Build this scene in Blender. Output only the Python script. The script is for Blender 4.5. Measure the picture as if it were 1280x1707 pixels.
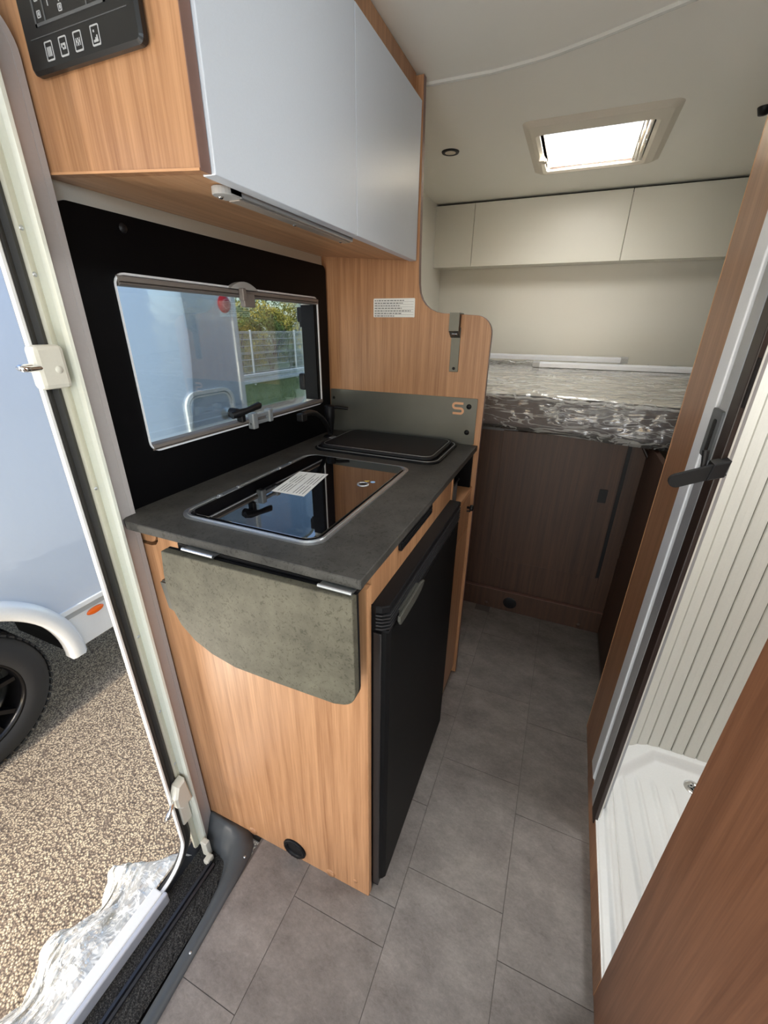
import bpy, bmesh, math, random
from mathutils import Vector, Matrix, noise
random.seed(7)
for o in list(bpy.data.objects): bpy.data.objects.remove(o)
scene = bpy.context.scene
COL = scene.collection
PI = math.pi

# ---------------------------------------------------------------- camera
f_px, yaw, pitch, roll = 693.59, math.radians(22.7335), math.radians(23.8929), math.radians(0.7428)
CAM = Vector((0.7824, -0.5208, 1.3317))
fw = Vector((-math.sin(yaw)*math.cos(pitch), math.cos(yaw)*math.cos(pitch), -math.sin(pitch)))
rt = Vector((math.cos(yaw), math.sin(yaw), 0)); up = rt.cross(fw)
rt2 = rt*math.cos(roll)+up*math.sin(roll); up2 = up*math.cos(roll)-rt*math.sin(roll)
cd = bpy.data.cameras.new('camera'); cam = bpy.data.objects.new('camera', cd); COL.objects.link(cam)
cd.sensor_fit = 'HORIZONTAL'; cd.sensor_width = 36.0; cd.lens = f_px/1280*36.0
cd.clip_start = 0.02; cd.clip_end = 300
m = Matrix((rt2, up2, -fw)).transposed().to_4x4(); m.translation = CAM
cam.matrix_world = m
scene.camera = cam

# ---------------------------------------------------------------- world, sun, exposure
scene.view_settings.view_transform = 'Standard'
scene.view_settings.look = 'None'
scene.view_settings.gamma = 1
scene.view_settings.use_curve_mapping = False
scene.view_settings.exposure = 0.0
w = bpy.data.worlds.new('sky'); scene.world = w; w.use_nodes = True
nt = w.node_tree; nt.nodes.clear()
sky = nt.nodes.new('ShaderNodeTexSky'); sky.sky_type = 'NISHITA'; sky.sun_disc = False
sky.sun_elevation = math.radians(36); sky.sun_rotation = math.radians(180); sky.air_density = 1.0; sky.dust_density = 1.2
bg = nt.nodes.new('ShaderNodeBackground'); bg.inputs['Strength'].default_value = 0.42
out = nt.nodes.new('ShaderNodeOutputWorld')
nt.links.new(sky.outputs[0], bg.inputs[0]); nt.links.new(bg.outputs[0], out.inputs[0])
def lamp(name, kind, loc, direction, energy, color, **kw):
    l = bpy.data.lights.new(name, kind); l.energy = energy; l.color = color
    for k, v in kw.items(): setattr(l, k, v)
    o = bpy.data.objects.new(name, l); COL.objects.link(o); o.location = loc
    o.rotation_euler = Vector(direction).to_track_quat('-Z', 'Y').to_euler()
    return o
el = math.radians(36)
lamp('sun', 'SUN', (0, -5, 6), (-0.05*math.cos(el), math.cos(el), -math.sin(el)), 3.1, (1.0, 0.93, 0.80), angle=math.radians(0.6))
# area lamp for glare off the neighbouring vehicle, coming in at the entrance door
lamp('door_glare', 'AREA', (-1.08, -1.49, 0.72), (0.737, 0.677, 0.0), 19, (1.0, 0.91, 0.78), shape='RECTANGLE', size=0.16, size_y=0.5)
lamp('ground_bounce_fill', 'AREA', (-.82, -.80, -.42), (0.65, 0.30, 0.70), 17, (1.0, 0.90, 0.76), shape='RECTANGLE', size=0.6, size_y=0.6)  # added fill lamp, stands in for bounce off the sunlit asphalt
# added fill lamps in place of cab and side window daylight, tilted upward
lamp('cab_fill', 'AREA', (1.0, -2.85, 1.5), (0, .5, 0.85), 13, (0.93, 0.96, 1.0), shape='RECTANGLE', size=1.5, size_y=0.6)
lamp('side_fill', 'AREA', (1.90, -1.75, 1.55), (-.6, .2, 1), 34, (0.62, 0.80, 1.0), shape='RECTANGLE', size=1.2, size_y=0.6)
# area lamps for the daylight of the roof hatch over the bed
lamp('roof_hatch_daylight', 'AREA', (.727, 1.50, 1.985), (0, .55, -.9), 2.1, (1.0, 0.97, 0.92), shape='RECTANGLE', size=.3, size_y=.26)
lamp('roof_dome_daylight', 'AREA', (.727, 1.52, 2.14), (0, 0, -1), 6, (1.0, 0.98, 0.95), shape='RECTANGLE', size=.3, size_y=.3)
# added lamp behind the camera, facing up to brighten the ceiling
lamp('ceiling_fill', 'AREA', (.6, -1.9, .30), (0, .40, 1), 24, (0.95, 0.98, 1.0), shape='RECTANGLE', size=1.0, size_y=.6)
lamp('shower_fill', 'AREA', (1.5, .36, 1.90), (-.15, .1, -1), 11, (0.98, 0.99, 1.0), shape='RECTANGLE', size=.3, size_y=.3)  # added fill lamp under the closed ceiling; no hatch is built here

# ---------------------------------------------------------------- materials
MATS = {}
def newmat(name):
    m = bpy.data.materials.new(name); m.use_nodes = True; MATS[name] = m
    return m, m.node_tree, m.node_tree.nodes['Principled BSDF']
def srgb(r, g, b):
    f = lambda c: (c/255/12.92) if c/255 <= .04045 else ((c/255+.055)/1.055)**2.4
    return (f(r), f(g), f(b), 1)
def plain(name, col, rough=.5, metal=0, bump=0, bscale=200, spec=.5, var=0.0, coat=0, alpha=None):
    m, nt, p = newmat(name)
    p.inputs['Roughness'].default_value = rough; p.inputs['Metallic'].default_value = metal
    p.inputs['Specular IOR Level'].default_value = spec; p.inputs['Coat Weight'].default_value = coat
    p.inputs['Base Color'].default_value = col
    tc = nt.nodes.new('ShaderNodeTexCoord')
    n = nt.nodes.new('ShaderNodeTexNoise'); n.inputs['Scale'].default_value = bscale; n.inputs['Detail'].default_value = 4
    nt.links.new(tc.outputs['Object'], n.inputs['Vector'])
    mx = nt.nodes.new('ShaderNodeMix'); mx.data_type = 'RGBA'
    v = max(var, .04)
    mx.inputs[6].default_value = [c*(1-v) for c in col[:3]]+[1]; mx.inputs[7].default_value = [min(1, c*(1+v)) for c in col[:3]]+[1]
    nt.links.new(n.outputs[0], mx.inputs[0]); nt.links.new(mx.outputs[2], p.inputs['Base Color'])
    if bump:
        b = nt.nodes.new('ShaderNodeBump'); b.inputs['Strength'].default_value = bump; b.inputs['Distance'].default_value = .001
        nt.links.new(n.outputs[0], b.inputs['Height']); nt.links.new(b.outputs[0], p.inputs['Normal'])
    return m
def wood(name, dark, light, axis='Z', rough=.38, seed=0.0, contrast=1.0):
    m, nt, p = newmat(name); p.inputs['Roughness'].default_value = rough
    N = nt.nodes.new; L = nt.links.new
    g = N('ShaderNodeNewGeometry')
    def mapped(a, b, off):
        mp = N('ShaderNodeMapping'); s = [a, a, a]; s['XYZ'.index(axis)] = b
        mp.inputs['Scale'].default_value = s; mp.inputs['Location'].default_value = (off+seed, off*1.7, off*.3+seed)
        L(g.outputs['Position'], mp.inputs[0]); return mp
    fine = N('ShaderNodeTexNoise'); fine.inputs['Scale'].default_value = 1; fine.inputs['Detail'].default_value = 5; fine.inputs['Roughness'].default_value = .65
    L(mapped(210, 5, 0).outputs[0], fine.inputs['Vector'])
    wide = N('ShaderNodeTexNoise'); wide.inputs['Scale'].default_value = 1; wide.inputs['Detail'].default_value = 3; wide.inputs['Distortion'].default_value = .6
    L(mapped(34, 1.6, 3).outputs[0], wide.inputs['Vector'])
    cath = N('ShaderNodeTexWave'); cath.wave_type = 'BANDS'; cath.inputs['Scale'].default_value = 1.2; cath.inputs['Distortion'].default_value = 9
    cath.inputs['Detail'].default_value = 3; cath.inputs['Detail Scale'].default_value = .55
    L(mapped(9, .8, 7).outputs[0], cath.inputs['Vector'])
    a1 = N('ShaderNodeMath'); a1.operation = 'MULTIPLY_ADD'; a1.inputs[1].default_value = .75; L(fine.outputs[0], a1.inputs[0])
    a2 = N('ShaderNodeMath'); a2.operation = 'MULTIPLY'; a2.inputs[1].default_value = .48; L(wide.outputs[0], a2.inputs[0])
    L(a2.outputs[0], a1.inputs[2])
    a3 = N('ShaderNodeMath'); a3.operation = 'MULTIPLY_ADD'; a3.inputs[1].default_value = .10; L(cath.outputs[0], a3.inputs[0]); L(a1.outputs[0], a3.inputs[2])
    cr = N('ShaderNodeValToRGB'); cr.color_ramp.elements[0].position = .67-.30*contrast; cr.color_ramp.elements[1].position = .67+.30*contrast
    cr.color_ramp.elements[0].color = dark; cr.color_ramp.elements[1].color = light
    L(a3.outputs[0], cr.inputs[0]); L(cr.outputs[0], p.inputs['Base Color'])
    b = N('ShaderNodeBump'); b.inputs['Strength'].default_value = .12; b.inputs['Distance'].default_value = .0006
    L(fine.outputs[0], b.inputs['Height']); L(b.outputs[0], p.inputs['Normal'])
    return m
oak = wood('oak_vertical', srgb(138, 93, 60), srgb(200, 152, 111))
oak_y = wood('oak_lengthwise', srgb(156, 110, 74), srgb(216, 172, 130), axis='Y', seed=2.3)
walnut = wood('oak_brown', srgb(126, 84, 58), srgb(180, 134, 100), seed=5.1)
oak_edge = plain('oak_edging', srgb(200, 150, 108), .4, var=.08, bscale=60)
walnut_edge = plain('brown_edging', srgb(118, 88, 78), .4, var=.1, bscale=60)
door_white = plain('satin_white_front', srgb(208, 215, 224), .32, bump=.02, bscale=500)
cream_front = plain('warm_white_front', srgb(222, 219, 206), .34, bump=.02, bscale=500)
ceil_m = plain('ceiling_skin', srgb(240, 237, 226), .42, bump=.05, bscale=900)
wall_m = plain('wall_skin', srgb(222, 219, 208), .33, bump=.03, bscale=700)
blackm = plain('matt_black', srgb(20, 20, 22), .45, spec=.3)
blackgloss = plain('soft_black_board', srgb(6, 6, 8), .5, spec=.12)
plasticblack = plain('black_plastic', srgb(21, 21, 23), .42, bump=.08, bscale=700, spec=.15)
rubber = plain('rubber_seal', srgb(52, 50, 47), .6, bump=.15, bscale=500)
greyplastic = plain('grey_plastic', srgb(92, 95, 98), .42, bump=.1, bscale=600)
trimgrey = plain('anthracite_trim', srgb(70, 74, 78), .45, bump=.06, bscale=900)
alu = plain('brushed_aluminium', srgb(190, 192, 194), .3, metal=.85, bscale=90)
alu_lt = plain('white_aluminium', srgb(236, 238, 242), .3)
chrome = plain('chrome', srgb(225, 225, 225), .08, metal=1)
steel = plain('stainless_steel', srgb(196, 198, 200), .34, metal=.9)
darksteel = plain('dark_grey_metal', srgb(96, 96, 90), .36, metal=.5, var=.12, bscale=14)
creamplastic = plain('cream_plastic', srgb(222, 218, 204), .35)
greyframe = plain('grey_frame', srgb(188, 182, 180), .3, metal=.1)
whitegloss = plain('white_gloss_paint', srgb(236, 236, 234), .22, coat=.3)
graypanel = plain('light_grey_plastic', srgb(172, 172, 170), .4)
blindm = plain('blind_cassette', srgb(128, 120, 114), .4, metal=.2)
tyrem = plain('tyre_rubber', srgb(42, 42, 43), .75, bump=.4, bscale=90)
amber = plain('amber_lens', srgb(255, 110, 15), .2)
redlens = plain('red_lens', srgb(215, 25, 35), .15)
paper = plain('printed_paper', srgb(226, 226, 222), .6)
ink = plain('grey_ink', srgb(95, 95, 95), .7)
cream_film = plain('cream_hatch_frame', srgb(214, 205, 188), .36)
skylight_cream = plain('cream_blind', srgb(238, 222, 190), .5)
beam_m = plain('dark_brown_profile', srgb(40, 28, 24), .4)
shaded_oak = wood('oak_brown_shaded', srgb(48, 31, 22), srgb(84, 57, 40), seed=7.7, rough=.5)  # brown oak darkened in its colour for the shade under the bed
def laminate(name='concrete_laminate', c0=srgb(58, 57, 55), c1=srgb(84, 82, 78)):
    m, nt, p = newmat(name); N = nt.nodes.new; L = nt.links.new
    tc = N('ShaderNodeTexCoord')
    n1 = N('ShaderNodeTexNoise'); n1.inputs['Scale'].default_value = 14; n1.inputs['Detail'].default_value = 8; n1.inputs['Roughness'].default_value = .7
    n2 = N('ShaderNodeTexVoronoi'); n2.inputs['Scale'].default_value = 260; n2.feature = 'DISTANCE_TO_EDGE'
    nn = N('ShaderNodeTexNoise'); nn.inputs['Scale'].default_value = 120; nn.inputs['Detail'].default_value = 4; nn.inputs['Distortion'].default_value = 1.5
    L(tc.outputs['Object'], n1.inputs[0]); L(tc.outputs['Object'], nn.inputs[0])
    cr = N('ShaderNodeValToRGB'); cr.color_ramp.elements[0].position = .3; cr.color_ramp.elements[1].position = .75
    cr.color_ramp.elements[0].color = c0; cr.color_ramp.elements[1].color = c1
    L(n1.outputs[0], cr.inputs[0])
    c2 = N('ShaderNodeValToRGB'); c2.color_ramp.elements[0].position = .36; c2.color_ramp.elements[1].position = .44
    c2.color_ramp.elements[0].color = (.55, .55, .52, 1); c2.color_ramp.elements[1].color = (1, 1, 1, 1)
    L(nn.outputs[0], c2.inputs[0])
    mu = N('ShaderNodeMix'); mu.data_type = 'RGBA'; mu.blend_type = 'MULTIPLY'; mu.inputs[0].default_value = .75
    L(cr.outputs[0], mu.inputs[6]); L(c2.outputs[0], mu.inputs[7]); L(mu.outputs[2], p.inputs['Base Color'])
    p.inputs['Roughness'].default_value = .45; p.inputs['Specular IOR Level'].default_value = .12
    b = N('ShaderNodeBump'); b.inputs['Strength'].default_value = .25; b.inputs['Distance'].default_value = .0006
    L(nn.outputs[0], b.inputs['Height']); L(b.outputs[0], p.inputs['Normal'])
    return m
lam = laminate(); lam_lit = laminate('lit_laminate', srgb(78, 75, 65), srgb(108, 104, 90))  # second one is the worktop laminate, lightened to carry the flap's light
def vinyl():
    m, nt, p = newmat('stone_vinyl'); N = nt.nodes.new; L = nt.links.new
    g = N('ShaderNodeNewGeometry')
    mp = N('ShaderNodeMapping'); mp.inputs['Rotation'].default_value = (0, 0, .6); mp.inputs['Scale'].default_value = (1, 1.6, 1)
    L(g.outputs['Position'], mp.inputs[0])
    n1 = N('ShaderNodeTexNoise'); n1.inputs['Scale'].default_value = 7; n1.inputs['Detail'].default_value = 9; n1.inputs['Roughness'].default_value = .72
    n2 = N('ShaderNodeTexNoise'); n2.inputs['Scale'].default_value = 95; n2.inputs['Detail'].default_value = 6; n2.inputs['Roughness'].default_value = .75; n2.inputs['Distortion'].default_value = .8
    L(mp.outputs[0], n1.inputs[0]); L(mp.outputs[0], n2.inputs[0])
    ad = N('ShaderNodeMath'); ad.operation = 'MULTIPLY_ADD'; ad.inputs[1].default_value = .65; L(n1.outputs[0], ad.inputs[0])
    a2 = N('ShaderNodeMath'); a2.operation = 'MULTIPLY'; a2.inputs[1].default_value = .35; L(n2.outputs[0], a2.inputs[0]); L(a2.outputs[0], ad.inputs[2])
    cr = N('ShaderNodeValToRGB'); cr.color_ramp.elements[0].position = .36; cr.color_ramp.elements[1].position = .66
    cr.color_ramp.elements[0].color = srgb(100, 93, 89); cr.color_ramp.elements[1].color = srgb(143, 136, 131)
    L(ad.outputs[0], cr.inputs[0])
    oi = N('ShaderNodeObjectInfo'); hs = N('ShaderNodeHueSaturation')
    mr = N('ShaderNodeMapRange'); mr.inputs[3].default_value = .93; mr.inputs[4].default_value = 1.06; L(oi.outputs['Random'], mr.inputs[0]); L(mr.outputs[0], hs.inputs['Value'])
    L(cr.outputs[0], hs.inputs['Color']); L(hs.outputs[0], p.inputs['Base Color']); p.inputs['Roughness'].default_value = .55
    b = N('ShaderNodeBump'); b.inputs['Strength'].default_value = .3; b.inputs['Distance'].default_value = .0008; L(n2.outputs[0], b.inputs['Height']); L(b.outputs[0], p.inputs['Normal'])
    return m
vin = vinyl()
groove_m = plain('vinyl_joint', srgb(94, 88, 84), .7)
def asphalt():
    m, nt, p = newmat('pebbled_asphalt'); N = nt.nodes.new; L = nt.links.new
    g = N('ShaderNodeNewGeometry')
    v = N('ShaderNodeTexVoronoi'); v.inputs['Scale'].default_value = 135; L(g.outputs['Position'], v.inputs['Vector'])
    n = N('ShaderNodeTexNoise'); n.inputs['Scale'].default_value = 62; n.inputs['Detail'].default_value = 5; L(g.outputs['Position'], n.inputs['Vector'])
    n3 = N('ShaderNodeTexNoise'); n3.inputs['Scale'].default_value = 2.5; n3.inputs['Detail'].default_value = 3; L(g.outputs['Position'], n3.inputs['Vector'])
    cr = N('ShaderNodeValToRGB'); e = cr.color_ramp.elements
    e[0].position = .25; e[0].color = srgb(216, 197, 168); e[1].position = .62; e[1].color = srgb(118, 103, 90)
    L(v.outputs['Distance'], cr.inputs[0])
    c2 = N('ShaderNodeValToRGB'); c2.color_ramp.elements[0].position = .36; c2.color_ramp.elements[1].position = .52
    c2.color_ramp.elements[0].color = (.5, .47, .47, 1); c2.color_ramp.elements[1].color = (1, 1, 1, 1); L(n.outputs[0], c2.inputs[0])
    mu = N('ShaderNodeMix'); mu.data_type = 'RGBA'; mu.blend_type = 'MULTIPLY'; mu.inputs[0].default_value = .8
    L(cr.outputs[0], mu.inputs[6]); L(c2.outputs[0], mu.inputs[7])
    L(mu.outputs[2], p.inputs['Base Color']); p.inputs['Roughness'].default_value = .85
    inv = N('ShaderNodeMath'); inv.operation = 'SUBTRACT'; inv.inputs[0].default_value = 1; L(v.outputs['Distance'], inv.inputs[1])
    b = N('ShaderNodeBump'); b.inputs['Strength'].default_value = 1; b.inputs['Distance'].default_value = .004; L(inv.outputs[0], b.inputs['Height']); L(b.outputs[0], p.inputs['Normal'])
    return m
asph = asphalt()
def speckle(name, a, b_, scale, bump=.8, rough=.9):
    m, nt, p = newmat(name); N = nt.nodes.new; L = nt.links.new
    g = N('ShaderNodeNewGeometry'); n = N('ShaderNodeTexNoise'); n.inputs['Scale'].default_value = scale; n.inputs['Detail'].default_value = 3; n.inputs['Roughness'].default_value = .8
    L(g.outputs['Position'], n.inputs['Vector'])
    cr = N('ShaderNodeValToRGB'); cr.color_ramp.elements[0].position = .48; cr.color_ramp.elements[1].position = .72
    cr.color_ramp.elements[0].color = a; cr.color_ramp.elements[1].color = b_; L(n.outputs[0], cr.inputs[0]); L(cr.outputs[0], p.inputs['Base Color'])
    p.inputs['Roughness'].default_value = rough
    b = N('ShaderNodeBump'); b.inputs['Strength'].default_value = bump; b.inputs['Distance'].default_value = .003; L(n.outputs[0], b.inputs['Height']); L(b.outputs[0], p.inputs['Normal'])
    return m
carpet_m = speckle('dark_mat_pile', srgb(22, 22, 23), srgb(110, 108, 104), 330)
grass_m = speckle('grass', srgb(88, 108, 70), srgb(158, 172, 126), 30)
cover_m = speckle('grey_mattress_cover', srgb(104, 98, 100), srgb(122, 116, 118), 500, .3)
covertop_m = speckle('cream_mattress_top', srgb(214, 208, 194), srgb(224, 219, 206), 300, .2)
def glass(name, tint, refl=.5, rough=0.0, body=None, bodyw=.0):
    m, nt, p = newmat(name); N = nt.nodes.new; L = nt.links.new
    nt.nodes.remove(p); o = nt.nodes['Material Output']
    t = N('ShaderNodeBsdfTransparent'); t.inputs[0].default_value = tint
    gl = N('ShaderNodeBsdfGlossy'); gl.inputs['Roughness'].default_value = rough
    fr = N('ShaderNodeFresnel'); fr.inputs[0].default_value = 1.45
    mt = N('ShaderNodeMath'); mt.operation = 'MULTIPLY'; mt.inputs[1].default_value = refl; L(fr.outputs[0], mt.inputs[0])
    mx = N('ShaderNodeMixShader'); L(mt.outputs[0], mx.inputs[0]); L(t.outputs[0], mx.inputs[1]); L(gl.outputs[0], mx.inputs[2])
    L(mx.outputs[0], o.inputs[0]); return m
pane_m = glass('window_pane', (.9, .96, .97, 1), .8)
def film(name, opacity, scale, tint=(1, 1, 1, 1), refl=1.6, bd_=.006, crease_glint=.32, cr0=.5):
    m, nt, p = newmat(name); N = nt.nodes.new; L = nt.links.new
    nt.nodes.remove(p); o = nt.nodes['Material Output']
    g = N('ShaderNodeNewGeometry')
    mp = N('ShaderNodeMapping'); mp.inputs['Scale'].default_value = (.55, 1.7, 2.4); mp.inputs['Rotation'].default_value = (.15, .35, .25); L(g.outputs['Position'], mp.inputs[0])
    n = N('ShaderNodeTexNoise'); n.inputs['Scale'].default_value = scale; n.inputs['Detail'].default_value = 5; n.inputs['Distortion'].default_value = 2.2; n.inputs['Roughness'].default_value = .55
    try: n.noise_type = 'RIDGED_MULTIFRACTAL'
    except Exception: pass
    L(mp.outputs[0], n.inputs['Vector'])
    b = N('ShaderNodeBump'); b.inputs['Strength'].default_value = 1; b.inputs['Distance'].default_value = bd_; L(n.outputs[0], b.inputs['Height'])
    t = N('ShaderNodeBsdfTransparent'); t.inputs[0].default_value = tint
    gl = N('ShaderNodeBsdfGlossy'); gl.inputs['Roughness'].default_value = .16; L(b.outputs[0], gl.inputs['Normal'])
    d = N('ShaderNodeBsdfDiffuse'); d.inputs[0].default_value = (.85, .85, .82, 1); L(b.outputs[0], d.inputs['Normal'])
    fr = N('ShaderNodeFresnel'); fr.inputs[0].default_value = 1.5; L(b.outputs[0], fr.inputs['Normal'])
    mt = N('ShaderNodeMath'); mt.operation = 'MULTIPLY'; mt.inputs[1].default_value = refl; mt.use_clamp = True; L(fr.outputs[0], mt.inputs[0])
    mx = N('ShaderNodeMixShader'); L(mt.outputs[0], mx.inputs[0]); L(t.outputs[0], mx.inputs[1]); L(gl.outputs[0], mx.inputs[2])
    cr = N('ShaderNodeValToRGB'); cr.color_ramp.elements[0].position = cr0; cr.color_ramp.elements[1].position = cr0+.22
    cr.color_ramp.elements[0].color = (opacity,)*3+(1,); cr.color_ramp.elements[1].color = (opacity+crease_glint,)*3+(1,)  # white crease haze, also painting the film's highlight streaks into its colour
    n2 = N('ShaderNodeTexNoise'); n2.inputs['Scale'].default_value = scale*.8; n2.inputs['Detail'].default_value = 3; n2.inputs['Distortion'].default_value = 1.6
    L(mp.outputs[0], n2.inputs['Vector'])
    ab = N('ShaderNodeMath'); ab.operation = 'SUBTRACT'; ab.inputs[1].default_value = .5; L(n2.outputs[0], ab.inputs[0])
    a2 = N('ShaderNodeMath'); a2.operation = 'ABSOLUTE'; L(ab.outputs[0], a2.inputs[0])
    a3 = N('ShaderNodeMath'); a3.operation = 'MULTIPLY_ADD'; a3.inputs[1].default_value = -14; a3.inputs[2].default_value = 1; L(a2.outputs[0], a3.inputs[0])
    L(a3.outputs[0], cr.inputs[0])
    m2 = N('ShaderNodeMixShader'); L(cr.outputs[0], m2.inputs[0]); L(mx.outputs[0], m2.inputs[1]); L(d.outputs[0], m2.inputs[2])
    L(m2.outputs[0], o.inputs[0]); return m
film_m = film('clear_plastic_film', .09, 11, refl=2.4)
wrap_m = film('crumpled_film', .45, 14, refl=1.2)
def dome():
    m, nt, p = newmat('milky_dome'); N = nt.nodes.new; L = nt.links.new
    nt.nodes.remove(p); o = nt.nodes['Material Output']
    t = N('ShaderNodeBsdfTranslucent'); t.inputs[0].default_value = (.95, .95, .93, 1)
    d = N('ShaderNodeBsdfTransparent'); mx = N('ShaderNodeMixShader'); mx.inputs[0].default_value = .0
    L(t.outputs[0], mx.inputs[1]); L(d.outputs[0], mx.inputs[2]); L(mx.outputs[0], o.inputs[0]); return m
dome_m = dome()
def hob():
    m, nt, p = newmat('black_glass'); p.inputs['Base Color'].default_value = (.003, .003, .004, 1); p.inputs['Roughness'].default_value = .02
    p.inputs['Specular IOR Level'].default_value = 1.0; p.inputs['Coat Weight'].default_value = 1; p.inputs['Coat Roughness'].default_value = .01; p.inputs['IOR'].default_value = 1.6
    return m
hob_m = hob()
def bodypaint():
    m, nt, p = newmat('glossy_body_panel'); N = nt.nodes.new; L = nt.links.new
    p.inputs['Base Color'].default_value = srgb(200, 211, 226); p.inputs['Roughness'].default_value = .08
    p.inputs['Specular IOR Level'].default_value = .9; p.inputs['Coat Weight'].default_value = 1; p.inputs['Coat IOR'].default_value = 1.6
    g = N('ShaderNodeNewGeometry'); n = N('ShaderNodeTexNoise'); n.inputs['Scale'].default_value = 22; n.inputs['Detail'].default_value = 2; L(g.outputs['Position'], n.inputs['Vector'])
    b = N('ShaderNodeBump'); b.inputs['Strength'].default_value = .35; b.inputs['Distance'].default_value = .0022; L(n.outputs[0], b.inputs['Height'])
    L(b.outputs[0], p.inputs['Normal']); L(b.outputs[0], p.inputs['Coat Normal'])
    return m
body_m = bodypaint()
def leafm(name, a, b_):
    m, nt, p = newmat(name); N = nt.nodes.new; L = nt.links.new
    g = N('ShaderNodeNewGeometry'); n = N('ShaderNodeTexNoise'); n.inputs['Scale'].default_value = 3.2; n.inputs['Detail'].default_value = 6; L(g.outputs['Position'], n.inputs['Vector'])
    cr = N('ShaderNodeValToRGB'); cr.color_ramp.elements[0].position = .35; cr.color_ramp.elements[1].position = .65
    cr.color_ramp.elements[0].color = a; cr.color_ramp.elements[1].color = b_; L(n.outputs[0], cr.inputs[0]); L(cr.outputs[0], p.inputs['Base Color']); p.inputs['Roughness'].default_value = .6
    return m
leaf_g = leafm('green_leaves', srgb(70, 92, 46), srgb(150, 168, 84))
leaf_y = leafm('yellow_leaves', srgb(120, 128, 50), srgb(235, 210, 95))
bark = plain('bark', srgb(90, 74, 60), .9, bump=.5, bscale=40)

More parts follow.
